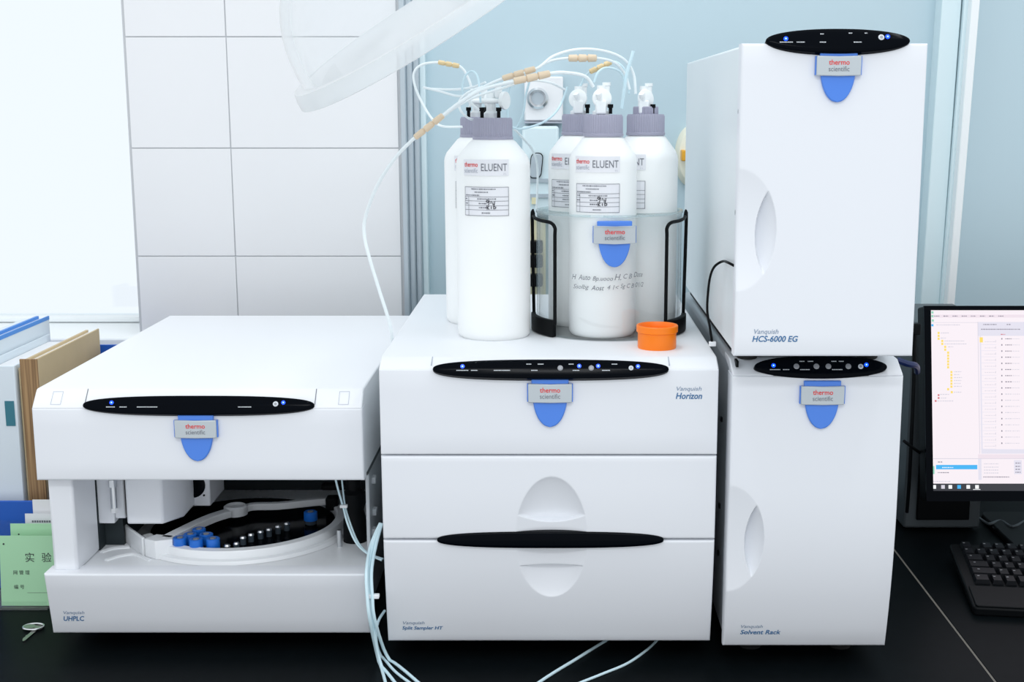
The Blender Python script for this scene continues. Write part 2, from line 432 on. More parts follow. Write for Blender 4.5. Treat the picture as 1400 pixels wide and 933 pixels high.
def product_name(root, p1, w1, h1, t1, p2, w2, h2, t2, Yf):
    f1 = front_fn(Yf, p1.x, p1.z); f2 = front_fn(Yf, p2.x, p2.z)
    obj('series_lettering', MB().text(t1, f1, .0005, width=w1, height=h1, shear=.25, align='L'), 'slate_print', root, smooth=0)
    obj('model_lettering', MB().text(t2, f2, .0005, width=w2, height=h2, shear=.22, bold=.015, align='L'), 'blue_print', root, smooth=0)

# ================================================================== CENTRE STACK
SX0, SX1 = -.216, .204
YS = lambda z: 1.577 + .57*max(0, .24-z)**2
SB = 2.145
Z622, Z738 = at(757, 622.5, Y=1.577).z, onf(757, 738, YS).z
# --- lower module: sampler with two pull-out fronts
smp = thing('sampler_module', 'white two-drawer sampler module with long black oval and finger pulls, standing on the bench', 'instrument', (-.006, 1.86, 0))
obj('chassis', MB().box(SX0+.004, SX1-.004, 1.606, SB, Z738, Z622-.001), 'side_white', smp)
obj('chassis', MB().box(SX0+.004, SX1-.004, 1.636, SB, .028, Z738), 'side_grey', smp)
hc = onf(754, 736, YS); ha = .0455; hb_ = .0815
lip_up = onf(754, 716, YS).z; lip_up_e = onf(754, 703, YS).z; lip_lo = onf(754, 773, YS).z
def scoop(x, z):
    u = (x-hc.x)/ha; v = (z-hc.z)/hb_; e = 1-u*u-v*v
    if e <= 0: return 0
    lu = lip_up+(lip_up_e-lip_up)*min(1.2, u*u)
    def sm(t): t = min(1, max(0, t)); return t*t*(3-2*t)
    low = .0075*e; up_ = .020*e**.85; dn = .019*e**.85
    if z > hc.z: return low+(up_-low)*sm((z-lu)/.0022)
    return low+(dn-low)*sm((lip_lo-z)/.0016)
xd = frange(hc.x-ha-.002, hc.x+ha+.002, .0012)
obj('upper_drawer_front', panel(SX0, SX1, Z738+.0011, Z622-.0011, YS, 1.605, scoop, xd, sorted(set(frange(Z738, hc.z+hb_+.002, .0012)+frange(lip_up-.001, lip_up_e+.004, .0005))), r=.003), 'white_shell', smp)
obj('lower_drawer_front', panel(SX0, SX1, .026, Z738-.0011, YS, 1.635, scoop, xd, frange(hc.z-hb_-.002, Z738-.002, .0009), r=.003), 'white_shell', smp)
oc = onf(752.5, 737.5, YS); oval(smp, oc+Vector((0, -.0015, 0)), .1435, .0108, math.radians(0), thick=.010, name='black_oval', p=2.6)
pA = onf(551, 852, YS); pB = onf(550, 859, YS)
product_name(smp, pA, .028, .0060, 'Vanquish', pB, .053, .0066, 'Split Sampler HT', YS)
feet(smp, SX0, SX1, 1.63, SB, .03)
# --- upper module: pump
pmp = thing('pump_module', 'white pump module with black oval panel and blue badge, stacked on the two-drawer sampler', 'instrument', (-.006, 1.86, Z622))
ZC, ZT, YT = at(757, 505, Y=1.577).z, .405, 1.603
obj('chassis', MB().box(SX0+.004, SX1-.004, 1.603, SB, Z622, .374), 'side_white', pmp)
YP = lambda z: 1.577
obj('front_panel', panel(SX0, SX1, Z622+.0011, ZC, YP, 1.602, r=.002, nz=4), 'white_shell', pmp)
prof = [(1.578, ZC-.001), (1.580, ZC+.002), (YT-.004, ZT-.0012), (YT, ZT), (SB, ZT), (SB, ZT-.03), (1.602, ZT-.03), (1.602, ZC-.001)]
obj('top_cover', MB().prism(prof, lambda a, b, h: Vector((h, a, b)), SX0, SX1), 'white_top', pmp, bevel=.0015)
for px in (590, 915):
    q = at(px, 500, Y=1.585)
    obj('cover_seam', MB().prism([(1.583, ZC+.0036), (1.5995, ZT-.0024), (1.601, ZT-.0002), (1.583, ZC+.0050)], lambda a, b, h: Vector((h, a, b)), q.x-.0006, q.x+.0006), 'pale_print', pmp)
c = at(753, 504.5, Y=1.574)
k = 1.6/1782
oval(pmp, c, .1455, .0122, math.radians(28), leds=[((x-753)*k, (y-505)*k*-1) for x, y in ((632, 502), (792, 501.5), (818, 501.5), (872.5, 502))],
     buttons=[((766-753)*k, .0006, .0034, 0), ((808.5-753)*k, .0006, .0034, 0), ((863-753)*k, .0006, .003, 1)],
     prints=[(-.116, -.0025, .015), (-.098, -.0025, .008), (-.070, -.0025, .020), (-.030, .0055, .006), (-.016, .0055, .007), (-.024, -.0025, .008), (.022, .0055, .006), (.027, -.0025, .008), (.063, -.0025, .010), (.075, .0055, .007)])
bc = at(752, 536, Y=1.577); badge(pmp, bc, .95, front_fn(YP, bc.x, bc.z))
product_name(pmp, at(925, 532, Y=1.577), .031, .0068, 'Vanquish', at(924, 541, Y=1.577), .0325, .0080, 'Horizon', YP)

# ================================================================== TOWER ON THE RIGHT
RX0, RX1 = .2185, .4285
YR = lambda z: 1.562 + .57*max(0, .24-z)**2
RB = 2.2
rack = thing('solvent_cabinet', 'narrow white solvent rack cabinet on the bench, carrying the taller narrow cabinet', 'instrument', ((RX0+RX1)/2, 1.87, 0))
def lever(xl, zc_, s=1.0):
    """door pull cut into the left edge"""
    def d(x, z):
        u = (x-xl)/(.0455*s); v = (z-zc_)/(.071*s); e = 1-u*u-v*v
        if e <= 0: return 0
        ui = .47+.33*(v+.08)**2*1.6
        k_ = min(1, max(0, (u-ui)/.05)); k_ = k_*k_*(3-2*k_)
        return .008*e*(1-k_)+.026*e**.8*k_
    return d, frange(xl, xl+.048*s, .0007), frange(zc_-.073*s, zc_+.073*s, .0016)
hz = onf(1018, 738, YR).z
d, xd, zd = lever(RX0, hz)
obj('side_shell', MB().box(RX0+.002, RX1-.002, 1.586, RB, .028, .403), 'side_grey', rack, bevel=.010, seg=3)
obj('door', panel(RX0, RX1, .026, .388, YR, 1.60, d, xd, zd, r=.003), 'white_shell', rack)
prof = [(1.5635, .388), (1.565, .3905), (1.592, .4035), (1.64, .4045), (1.64, .399), (1.59, .388)]
obj('top_bezel', MB().prism(prof, lambda a, b, h: Vector((h, a, b)), RX0+.0005, RX1-.0005), 'white_shell', rack, bevel=.001)
obj('bezel_slot', MB().box(RX0+.006, RX0+.009, 1.572, 1.590, .397, .4045), 'black_plastic', rack)
c = at(1122, 501.5, Y=1.568); k = 1.585/1782
oval(rack, c, .0815, .0148, math.radians(30), leds=[((x-1122)*k, (501-y)*k) for x, y in ((1056.5, 500), (1184.5, 499))],
     buttons=[((x-1122)*k, -.0002, .0035, 0) for x in (1088, 1115.5, 1132, 1159.5)] + [((1176.5-1122)*k, -.0004, .0032, 1)],
     prints=[(-.063, -.0045, .013), (-.047, -.0045, .008), (-.026, -.0045, .012), (.013, -.0045, .013), (-.026, .0062, .006), (-.016, .0062, .007), (.013, .0062, .006), (.022, .0062, .006)], p=2.1)
bc = onf(1123.5, 539, YR); badge(rack, bc, .93, front_fn(YR, bc.x, bc.z))
product_name(rack, onf(1013, 857, YR), .028, .0060, 'Vanquish', onf(1012, 864, YR), .052, .0066, 'Solvent Rack', YR)
feet(rack, RX0, RX1, 1.60, RB, .03)
for py in (532, 577):
    q = at(1246, py, Y=1.72); obj('hinge', MB().box(RX1-.003, RX1+.010, 1.66, 1.72, q.z-.006, q.z+.006), 'black_plastic', rack, bevel=.0015)
for py, yy in ((583, 1.66), (704, 1.66), (770, 1.66)):
    q = at(996, py, Y=1.62); obj('side_screw', MB().box(RX0-.0003, RX0+.004, yy-.004, yy+.004, q.z-.003, q.z+.003), 'black_plastic', rack)
# upper cabinet
HX0, HX1, HB = .2116, .4216, 2.125
YH = lambda z: 1.503
hcs = thing('column_cabinet', 'tall narrow white cabinet with black oval on its top edge, standing on the solvent rack', 'instrument', ((HX0+HX1)/2, 1.81, .405))
HZ0, HZ1 = .424, .783
obj('body', MB().box(HX0+.001, HX1-.001, 1.526, HB, HZ0+.002, HZ1-.002), 'side_white', hcs, bevel=.003)
hz = at(1018, 315, Y=1.503).z
d, xd, zd = lever(HX0, hz)
obj('door', panel(HX0, HX1, HZ0, HZ1, YH, 1.5255, d, xd, zd, r=.003), 'white_shell', hcs)
obj('plinth', MB().box(HX0+.012, HX1-.012, 1.60, HB-.01, .4095, HZ0+.004), 'black_plastic', hcs)
for x in (HX0+.03, HX1-.03):
    for y in (1.60, 2.05): obj('foot', MB().lathe([(.012, .4035), (.013, .4055), (.013, .412)], (x, y, 0), 16), 'rubber', hcs)
c = at(1145.5, 55.5, Y=1.503); k = 1.5/1782
oval(hcs, c, .0812, .0146, math.radians(24), leds=[((x-1145.5)*k, (55.5-y)*k) for x, y in ((1075.5, 54), (1211.5, 51))],
     buttons=[((1203-1145.5)*k, .003, .0034, 1)], prints=[(-.066, -.003, .015), (-.047, -.003, .009), (-.021, -.003, .007), (.017, -.003, .009), (-.02, .007, .004), (.012, .008, .004), (.03, .008, .003)], thick=.012, p=2.1)
bc = at(1145.5, 89.5, Y=1.503); badge(hcs, bc, .88, front_fn(YH, bc.x, bc.z))
product_name(hcs, at(1031, 454, Y=1.503), .0285, .0074, 'Vanquish', at(1028.5, 463, Y=1.503), .0535, .0072, 'HCS-6000 EG', YH)
def side_at(px, py, X):
    d_ = ray(px, py); t = X/d_.x; return Vector((X, d_.y*t, H+d_.z*t))
for px, py, r in ((1009, 152, .003), (1005, 290, .0035)):
    q = side_at(px, py, HX0)
    obj('side_screw', MB().lathe([(r, 0), (r, .0015), (0, .0018)], q+Vector((.0015, 0, 0)), 12, (-1, 0, 0)), 'button', hcs)
# black lead looping out of the upper cabinet
q0 = side_at(1003, 364, HX0)
cab = thing('sensor_lead', 'thin black lead looping from the side of the tall cabinet down to the solvent rack', 'cable', (q0.x, q0.y, .405))
pts = [(HX0+.002, q0.y, q0.z), (HX0-.006, q0.y+.004, q0.z+.004)] + [tuple(at(px, py, Y=Y)) for px, py, Y in ((988, 357, 1.60), (977, 364, 1.61), (971, 378, 1.62), (968, 400, 1.63), (967, 425, 1.63), (971, 450, 1.63), (974, 472, 1.63))]
obj('lead', MB().tube(pts, .0016, 8), 'black_plastic', cab)
e = Vector(pts[-1]); obj('cable_tie', MB().rbox(e+Vector((0, 0, .002)), Vector((1, 0, 0)), Vector((0, 1, 0)), Vector((0, 0, 1)), .0045, .003, .003), 'white_plain', cab, bevel=.001)

# ================================================================== ANALYSER ON THE LEFT (open front)
AX0, AX1 = -.663, -.243
AB = 2.22
YA = lambda z: 1.612
ZA0, ZA1 = at(300, 785, Y=1.612).z, at(300, 657, Y=1.612).z     # base top, lid bottom
ana = thing('open_analyser', 'wide white analyser with an open front showing a dark vial carousel', 'instrument', ((AX0+AX1)/2, 1.9, 0))
ZAC = at(300, 558, Y=1.612).z; ZAT = .357
obj('lid_front', panel(AX0, AX1, ZA1, ZAC, YA, 1.634, r=.003, nz=4), 'white_shell', ana)
prof = [(1.6125, ZAC-.001), (1.6135, ZAC+.0015), (1.631, ZAT-.001), (1.635, ZAT), (AB, ZAT), (AB, ZA1+.002), (1.634, ZA1+.002), (1.634, ZAC-.001)]
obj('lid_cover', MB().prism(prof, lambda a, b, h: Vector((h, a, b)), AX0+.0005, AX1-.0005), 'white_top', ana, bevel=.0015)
chn = plane_fn((0, 1.6135, ZAC+.0015), (1, 0, 0), (0, 1.631-1.6135, ZAT-.001-ZAC-.0015), (0, -(ZAT-ZAC), .0175))
for pa, pb in ((70, 84), (463, 477)):
    xa, xb = at(pa, 543, Y=1.62).x, at(pb, 543, Y=1.62).x
    m = MB(); w = .0005
    for r_ in ((xa, xb, .003, .003+w), (xa, xa+w, .003, .022), (xb-w, xb, .003, .022), (xa, xb, .022, .022+w)): m.rect(*r_, chn, .0006)
    obj('release_outline', m, 'pale_print', ana, smooth=0)
for px in (117, 431):
    x = at(px, 543, Y=1.62).x; obj('cover_seam', MB().rect(x-.0005, x+.0005, .003, .0265, chn, .0006), 'grey_print', ana, smooth=0)
c = at(271.5, 554, Y=1.612); k = 1.65/1782
oval(ana, c, .1468, .0125, math.radians(28), leds=[((153-271.5)*k, .0028), ((388-271.5)*k, .0028)], buttons=[((377.5-271.5)*k, .0010, .0034, 1)],
     prints=[(-.116, -.003, .011), (-.099, -.003, .009), (-.077, -.003, .026), (.051, -.003, .017)])
bc = at(269, 585, Y=1.612); badge(ana, bc, .93, front_fn(YA, bc.x, bc.z))
YAb = lambda z: 1.612+.19*max(0, ZA0-z)
obj('base_front', panel(AX0, AX1, .026, ZA0, YAb, 1.645, r=.003, nz=4), 'white_shell', ana)
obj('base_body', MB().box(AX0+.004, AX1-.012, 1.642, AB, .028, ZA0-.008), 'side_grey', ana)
product_name(ana, onf(87, 838, YAb), .0275, .0062, 'Vanquish', onf(87, 845.5, YAb), .0275, .0072, 'UHPLC', YAb)
feet(ana, AX0, AX1, 1.66, AB, .03)
# interior: floor tray, pillar, dark back and sides
FZ = ZA0-.003
obj('floor_tray', MB().box(AX0+.02, AX1-.006, 1.6455, 2.0, FZ-.006, FZ), 'white_plain', ana, bevel=.001)
obj('pillar', MB().box(-.656, -.6235, 1.628, 1.712, FZ, ZA1+.002), 'white_shell', ana, bevel=.004)
obj('dark_side', MB().box(-.656, -.6235, 1.713, 2.0, FZ, ZA1+.002), 'interior', ana)
obj('dark_well', MB().box(-.6232, -.598, 1.735, 2.0, FZ, ZA1+.001), 'interior', ana)
obj('back_wall', MB().box(-.656, AX1-.004, 2.0, 2.03, FZ-.01, ZA1+.002), 'interior', ana)
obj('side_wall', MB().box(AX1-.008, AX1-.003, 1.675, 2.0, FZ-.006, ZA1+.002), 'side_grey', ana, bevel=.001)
obj('lid_side_strip', MB().box(AX1-.004, AX1-.001, 1.65, 1.80, ZA1-.004, ZA1+.004), 'chassis_dark', ana)
for zz, yy in ((.215, 1.70), (.17, 1.70), (.145, 1.69)):
    obj('bracket', MB().box(AX1-.004, AX1+.002, yy, yy+.014, zz-.005, zz+.004), 'side_grey', ana, bevel=.001)
m = MB(); m.tube([at(145, 768, z=FZ-.0015), at(165, 762, z=FZ-.0015), at(185, 760, z=FZ-.0015), at(205, 768, z=FZ-.0015)], .004, 8)
obj('tray_ridge', m, 'white_plain', ana)
m = MB(); m.tube([at(138, 757, z=FZ-.0015), at(155, 752, z=FZ-.0015), at(178, 750, z=FZ-.0015)], .0045, 8)
obj('tray_ridge', m, 'white_plain', ana)
# carousel
CC = Vector((-.447, 1.806, 0)); CR = .146
disc = MB().lathe([(.130, FZ), (.130, FZ+.006), (.0, FZ+.0065)], CC, 72); obj('carousel_disc', disc, 'black_gloss', ana)
def ang(px, py, z): q = at(px, py, z=z)-CC; return math.atan2(q.y, q.x)
aL, aR = math.radians(-148), math.radians(32)
obj('carousel_rim', MB().lathe([(.1315, FZ+.0005), (.1315, FZ+.016), (.134, FZ+.0175), (.144, FZ+.0165), (.1455, FZ+.014), (.1455, FZ+.0005)], CC, 60, None, aL, aR), 'white_plain', ana)
obj('carousel_step', MB().lathe([(.146, FZ+.0003), (.146, FZ+.006), (.153, FZ+.005), (.1555, FZ+.0003)], CC, 60, None, aL+.05, aR-.25), 'white_plain', ana)
# partition: wall, corner block and swan-neck arm
zt = FZ+.026
w = [at(x, y, z=zt) for x, y in ((166, 712), (178, 722), (196, 735))]
obj('partition', MB().band(w, .004, FZ, zt), 'white_plain', ana, bevel=.001)
blk = [at(x, y, z=zt) for x, y in ((197, 736), (212, 740), (236, 737), (237, 732), (214, 730))]
obj('corner_block', MB().prism([(q.x, q.y) for q in blk], lambda a, b, h: Vector((a, b, h)), FZ, zt), 'white_plain', ana, bevel=.001)
arm = spline([at(x, y, z=zt) for x, y in ((226, 734), (250, 722), (275, 710), (295, 702), (312, 697))], 4)
obj('swan_arm', MB().band([(q.x, q.y) for q in arm], .016, zt-.010, zt), 'white_plain', ana, bevel=.001)
q = at(322, 692, z=zt)
obj('arm_hub', MB().lathe([(.017, zt-.012), (.017, zt), (.014, zt+.002), (.010, zt-.001), (0, zt-.001)], (q.x, q.y, 0), 32), 'white_plain', ana)
arm2 = spline([at(x, y, z=zt) for x, y in ((330, 693), (345, 688), (380, 687), (420, 683), (452, 680))], 4)
obj('rear_arm', MB().band([(q.x, q.y) for q in arm2], .010, zt-.010, zt), 'white_plain', ana, bevel=.001)
# needle unit hanging from above
def blk_px(name, pa, pb, py, Y, Yb, m, bevel=.002, cham=0):
    a, b2 = at(pa, py, Y=Y), at(pb, py, Y=Y); z = a.z
    pl = [(a.x, Y), (b2.x, Y), (b2.x+cham, Y+cham*1.6), (b2.x+cham, Yb), (a.x, Yb)] if cham else [(a.x, Y), (b2.x, Y), (b2.x, Yb), (a.x, Yb)]
    return obj(name, MB().prism(pl, lambda p, q, h: Vector((p, q, h)), z, ZA1+.001), m, ana, bevel=bevel)
blk_px('syringe_block', 134, 157, 716, 1.715, 1.733, 'white_shell')
blk_px('syringe_block', 157.5, 172, 709, 1.718, 1.76, 'white_shell')
blk_px('needle_unit', 173.5, 223, 717, 1.705, 1.80, 'white_shell', .003, .020)
cbx = blk_px('camera_box', 240, 288, 692, 1.79, 1.87, 'white_shell', .002)
q = at(263, 663, Y=1.79)
obj('lens', MB().lathe([(.0185, 0), (.0185, .003), (.015, .0035), (0, .002)], q+Vector((0, .001, 0)), 28, (0, -1, 0)), 'black_gloss', ana)
obj('lens_screw', MB().lathe([(.0015, 0), (.0015, .001), (0, .001)], at(279, 677, Y=1.79), 10, (0, -1, 0)), 'black_plastic', ana)
q = at(155, 675, Y=1.707)
sy = obj('syringe', MB().lathe([(.0042, -.020), (.0042, .010), (.0, .010)], q, 16), 'steel', ana)
obj('syringe_nut', MB().lathe([(.006, .010), (.006, .020), (.003, .020), (.003, .03), (0, .03)], q, 6), 'steel', sy)
obj('syringe_nut', MB().lathe([(.005, -.026), (.005, -.020), (0, -.02)], q, 6), 'white_plain', sy)
obj('slot', MB().box(at(172.4, 690, Y=1.71).x-.0006, at(173.4, 690, Y=1.71).x, 1.712, 1.73, at(172, 710, Y=1.71).z, ZA1), 'black_plastic', ana)
# right-hand drain post and hoses
q = at(483, 745, z=FZ)
po = obj('drain_post', MB().lathe([(.017, FZ), (.016, FZ+.03), (.013, FZ+.045), (.016, FZ+.055), (.016, FZ+.07), (.010, FZ+.075), (.010, ZA1)], (q.x, q.y+.02, 0), 24), 'black_plastic', ana)
obj('drain_stub', MB().lathe([(.0035, FZ), (.0035, FZ+.024), (0, FZ+.024)], (q.x-.018, q.y-.006, 0), 12), 'steel', po)
q = at(452, 690, z=FZ+.02)
obj('rim_clamp', MB().box(q.x-.008, q.x+.010, q.y, q.y+.02, FZ+.01, FZ+.03), 'black_plastic', ana, bevel=.003)
obj('rim_clamp', MB().box(q.x-.016, q.x+.018, q.y+.012, q.y+.03, FZ+.038, FZ+.047), 'black_plastic', ana, bevel=.003)
obj('post_bracket', MB().box(-.33, -.262, 1.95, 1.956, FZ+.03, FZ+.036), 'side_grey', ana)
# vials standing in the carousel
def vial(px, py, r, hgt, label, group, big=True):
    z0 = FZ+.0066; b = at(px, py, z=z0+hgt)
    t = thing('vial', label, 'vial', (b.x, b.y, z0), group)
    if big:
        obj('glass_body', MB().lathe([(r*.8, z0), (r*.86, z0+.001), (r*.86, z0+hgt*.40), (r*.7, z0+hgt*.5)], (b.x, b.y, 0), 20), 'glass_dark', t)
        cp = obj('cap', MB().lathe([(r*.98, z0+hgt*.32), (r*1.0, z0+hgt*.36), (r*.98, z0+hgt*.96), (r*.9, z0+hgt), (r*.55, z0+hgt), (r*.5, z0+hgt-.001), (0, z0+hgt-.001)], (b.x, b.y, 0), 28), 'vial_blue', t)
        obj('septum', MB().lathe([(r*.45, z0+hgt-.001), (r*.42, z0+hgt+.0004), (0, z0+hgt+.0004)], (b.x, b.y, 0), 16), 'button', cp)
    else:
        obj('glass_body', MB().lathe([(r*.9, z0), (r*.9, z0+hgt*.7), (r*.6, z0+hgt*.8)], (b.x, b.y, 0), 14), 'glass_dark', t)
        obj('cap', MB().lathe([(r*.85, z0+hgt*.72), (r*.95, z0+hgt*.8), (r*.7, z0+hgt), (0, z0+hgt)], (b.x, b.y, 0), 16), 'steel', t)
for px, py in ((246, 738), (260, 733), (272, 726), (282, 733), (268, 740), (291, 739)):
    vial(px, py-3.5, .0093, .0205, 'vial with a bright blue screw cap in the cluster beside the white arm', 'blue-capped vials beside the white arm')
vial(424.5, 699, .0098, .019, 'single blue-capped vial standing apart near the carousel rear rim', None)
for px, py in ((310.5, 744), (323, 741), (332, 733), (343, 729), (356, 725), (367.5, 722), (380, 718), (392, 714)):
    vial(px, py, .0046, .012, 'small dark vial with a silver cap in the curved row on the carousel', 'silver-capped vials in the curved row', False)

# ================================================================== BOTTLES
TOPZ = ZT
def bottle(label, cx, cy, r, z0, hgt, ang0=0.0, valve='disc', sticker=True, cap_r=.0262, turn=0.0, group=None):
    t = thing('eluent_bottle', label, 'bottle', (cx, cy, z0), group)
    z = lambda k: z0+hgt*k
    prof = [(0, z0+.004), (r*.8, z0+.003), (r*.92, z0), (r*.985, z0+.004), (r, z0+.010), (r, z(.790)), (r*.985, z(.807)), (r*.93, z(.830)), (r*.62, z(.893)), (r*.50, z(.907)), (r*.47, z(.91)), (r*.47, z(.94))]
    obj('body', MB().lathe(prof, (cx, cy, 0), 56), 'hdpe', t, smooth=50)
    cap = obj('cap', MB().lathe([(cap_r, z(.910)), (cap_r, z(.912)), (cap_r, z(.990)), (cap_r*.94, z(1.0)), (cap_r*.5, z(1.0)), (0, z(1.0))], (cx, cy, 0), 96, ribs=((1, 2), .965)), 'cap_lilac', t, smooth=25)
    obj('cap_collar', MB().lathe([(cap_r*1.02, z(.903)), (cap_r*1.03, z(.906)), (cap_r*1.03, z(.915)), (cap_r, z(.917))], (cx, cy, 0), 48), 'cap_lilac', cap)
    # multi-port valve head
    zc = z(1.0); v = MB()
    if valve == 'twin':
        v.lathe([(.010, zc), (.010, zc+.006), (.0065, zc+.009), (.0065, zc+.030), (.004, zc+.034), (0, zc+.034)], (cx-.002, cy+.004, 0), 18)
        v.lathe([(.0035, -.014), (.0035, .014), (0, .014)], (cx, cy-.004, zc+.022), 12, (1, 0, 0))
        hv = obj('valve_head', v, 'valve_white', t)
        obj('valve_disc', MB().lathe([(.0115, -.0025), (.012, 0), (.0115, .0025), (0, .003)], (cx+.016, cy-.004, zc+.0225), 24, (1, -.55, 0)), 'valve_white', hv)
        obj('valve_cap', MB().lathe([(.004, 0), (.005, .003), (.005, .012), (.003, .016), (0, .016)], (cx+.008, cy-.002, zc+.026), 14), 'valve_white', hv)
        for dx in (-.0135, .0085):
            obj('black_plug', MB().lathe([(.0024, 0), (.0024, .0085), (.0036, .0088), (.0036, .0135), (0, .0135)], (cx+dx, cy-.010, zc), 14), 'black_plastic', hv)
    else:
        dx, dy = math.sin(turn), -math.cos(turn)
        v.lathe([(.0115, zc), (.0115, zc+.004), (.008, zc+.006), (.0078, zc+.020), (.0050, zc+.022), (.0050, zc+.030), (.0058, zc+.031), (.0058, zc+.038), (0, zc+.038)], (cx-.003, cy, 0), 18)
        hv = obj('valve_head', v, 'valve_white', t)
        obj('valve_body', MB().box(cx-.0105, cx+.0035, cy-.014, cy-.004, zc+.0005, zc+.019), 'valve_white', hv, bevel=.002)
        obj('valve_arm', MB().lathe([(.003, 0), (.003, .011), (.0042, .0115), (.0042, .016), (0, .016)], (cx-.003, cy-.009, zc+.014), 12, (-.3, -.5, 1)), 'valve_white', hv)
        obj('valve_disc', MB().lathe([(.0125, -.002), (.0133, 0), (.0125, .002), (.008, .0035), (0, .0035)], (cx-.003+dx*.004, cy+.001+dy*.008, zc+.021), 26, (dx, dy, .1)), 'valve_white', hv)
        obj('valve_stem', MB().lathe([(.0045, 0), (.0045, .011), (.0055, .012), (.0055, .016), (0, .016)], (cx+.004, cy+.004, zc+.026), 12), 'valve_white', hv)
        obj('black_plug', MB().lathe([(.0024, 0), (.0024, .0075), (.0036, .0078), (.0036, .0125), (0, .0125)], (cx+.009, cy-.010, zc+.001), 14), 'black_plastic', hv)
    if turn > .5:
        obj('upper_cap', MB().lathe([(.0175, zc-.001), (.0175, zc+.009), (.0165, zc+.0105), (0, zc+.0105)], (cx, cy+.002, 0), 60, ribs=((0, 1), .965)), 'cap_lilac', t, smooth=25)
    if sticker:
        f = cyl_fn(cx, cy, r, ang0, z0+hgt*.783)
        def patch(a0, a1, b0, b1, fn, h):
            m = MB(); n = 10
            for i in range(n): m.rect(a0+(a1-a0)*i/n, a0+(a1-a0)*(i+1)/n, b0, b1, fn, h)
            return m
        lb = obj('name_label', patch(-.030, .034, -.0105, .0105, f, .0004), 'label_paper', t, smooth=60)
        obj('red_lettering', MB().text('thermo', lambda a, b, h: f(a-.0175, b+.004, h), .0008, width=.021, height=.0062, bold=.01), 'red_print', lb, smooth=0)
        obj('grey_lettering', MB().text('scientific', lambda a, b, h: f(a-.0175, b-.0038, h), .0008, width=.021, height=.006), 'pale_print', lb, smooth=0)
        obj('name_lettering', MB().text('ELUENT', lambda a, b, h: f(a+.0145, b+.0005, h), .0008, width=.034, height=.0096), 'grey_print', lb, smooth=0)
        obj('size_lettering', MB().text('2 L', lambda a, b, h: f(a+.0285, b-.0078, h), .0008, width=.004, height=.0018), 'pale_print', lb, smooth=0)
        f2 = cyl_fn(cx, cy, r, ang0, z0+hgt*.632)
        tb = obj('content_label', patch(-.028, .034, -.0185, .0195, f2, .0004), 'label_paper', t, smooth=60)
        ln = MB(); wd = .0005
        def hline(a0, a1, b):
            for i in range(8): ln.rect(a0+(a1-a0)*i/8, a0+(a1-a0)*(i+1)/8, b-wd/2, b+wd/2, f2, .0009)
        for b in (-.0180, -.0105, -.005, .001, .0065, .019): hline(-.0275, .0335, b)
        for a, b0, b1 in ((.0333, -.018, .019), (-.0212, -.018, .0065), (-.0275, -.018, .019)): ln.rect(a-wd/2, a+wd/2, b0, b1, f2, .0009)
        obj('table_rules', ln, 'grey_print', tb, smooth=0)
        pr = MB(); rs = random.Random(int(cx*9999))
        for b, a0, a1 in ((.0165, -.017, .015), (.0125, -.012, .006), (.0085, -.026, -.005), (.0038, -.008, .016), (-.0022, -.006, .004), (-.0075, -.006, .004), (-.0145, -.002, .009), (.0038, -.0265, -.023), (-.0022, -.0265, -.0225)):
            a = a0
            while a < a1:
                L_ = rs.uniform(.0008, .002); hh = rs.uniform(.0005, .0009); pr.rect(a, a+L_, b-hh, b+hh, f2, .0009); a += L_+.0006
        obj('small_print', pr, 'grey_print', tb, smooth=0)
        hw = MB()
        def stroke(pts, ox, oy, s=.001): hw.ribbon([(ox+a*s, oy+b*s) for a, b in pts], .0009, f2, .0012)
        stroke([(3, 4), (0, 5), (-1, 3), (1, 1.5), (3, 4), (2.4, 0), (1.5, -2)], .005, -.0025)
        stroke([(0, 0), (0.5, 3)], .010, -.002); stroke([(0, 3), (0, .5), (2.5, 1)], .0125, -.0035); stroke([(2.5, 4), (1.5, -1.5)], .0125, -.0035)
        stroke([(0, 4), (.2, -1)], .005, -.0085); stroke([(2.6, 3), (.4, 1), (2.6, -1)], .005, -.0085); stroke([(0, 2.5), (0, -.5)], .0105, -.0085)
        stroke([(0, 4), (0, -.5), (2.5, 0), (2.8, 2), (0, 2.6)], .0135, -.0085)
        obj('handwriting', hw, 'black_print', tb, smooth=0)
    return t
qa = (-.081, 1.7545)
bottle('tall white eluent bottle with twin black plugs, outside the cylinder, its front label unhidden', qa[0], qa[1], .0495, TOPZ, .293, -.22, 'twin')
bottle('tall white eluent bottle half hidden behind the free-standing one with twin black plugs', -.1065, 1.876, .0495, TOPZ, .293, -.10, 'twin')
# clear round rack holding three bottles
RC = Vector((.0768, 1.806)); RR = .1005; RH = .1645
br = thing('bottle_holder', 'clear acrylic cylinder with black wire side handles holding three eluent bottles', 'holder', (RC.x, RC.y, TOPZ))
obj('cylinder', MB().lathe([(RR-.0025, TOPZ+.003), (RR-.0025, TOPZ+RH), (RR, TOPZ+RH), (RR, TOPZ), (0, TOPZ)], (RC.x, RC.y, 0), 72), 'acrylic', br)
obj('rim', MB().lathe([(RR-.003, TOPZ+RH), (RR-.003, TOPZ+RH+.003), (RR+.001, TOPZ+RH+.003), (RR+.001, TOPZ+RH), (RR-.003, TOPZ+RH)], (RC.x, RC.y, 0), 72), 'acrylic_edge', br)
obj('base_plate', MB().lathe([(RR-.004, TOPZ+.0003), (RR-.004, TOPZ+.003), (0, TOPZ+.003)], (RC.x, RC.y, 0), 72), 'acrylic_edge', br)
def cp(a, z, dr=.004): return Vector((RC.x+(RR+dr)*math.sin(a), RC.y-(RR+dr)*math.cos(a), z))
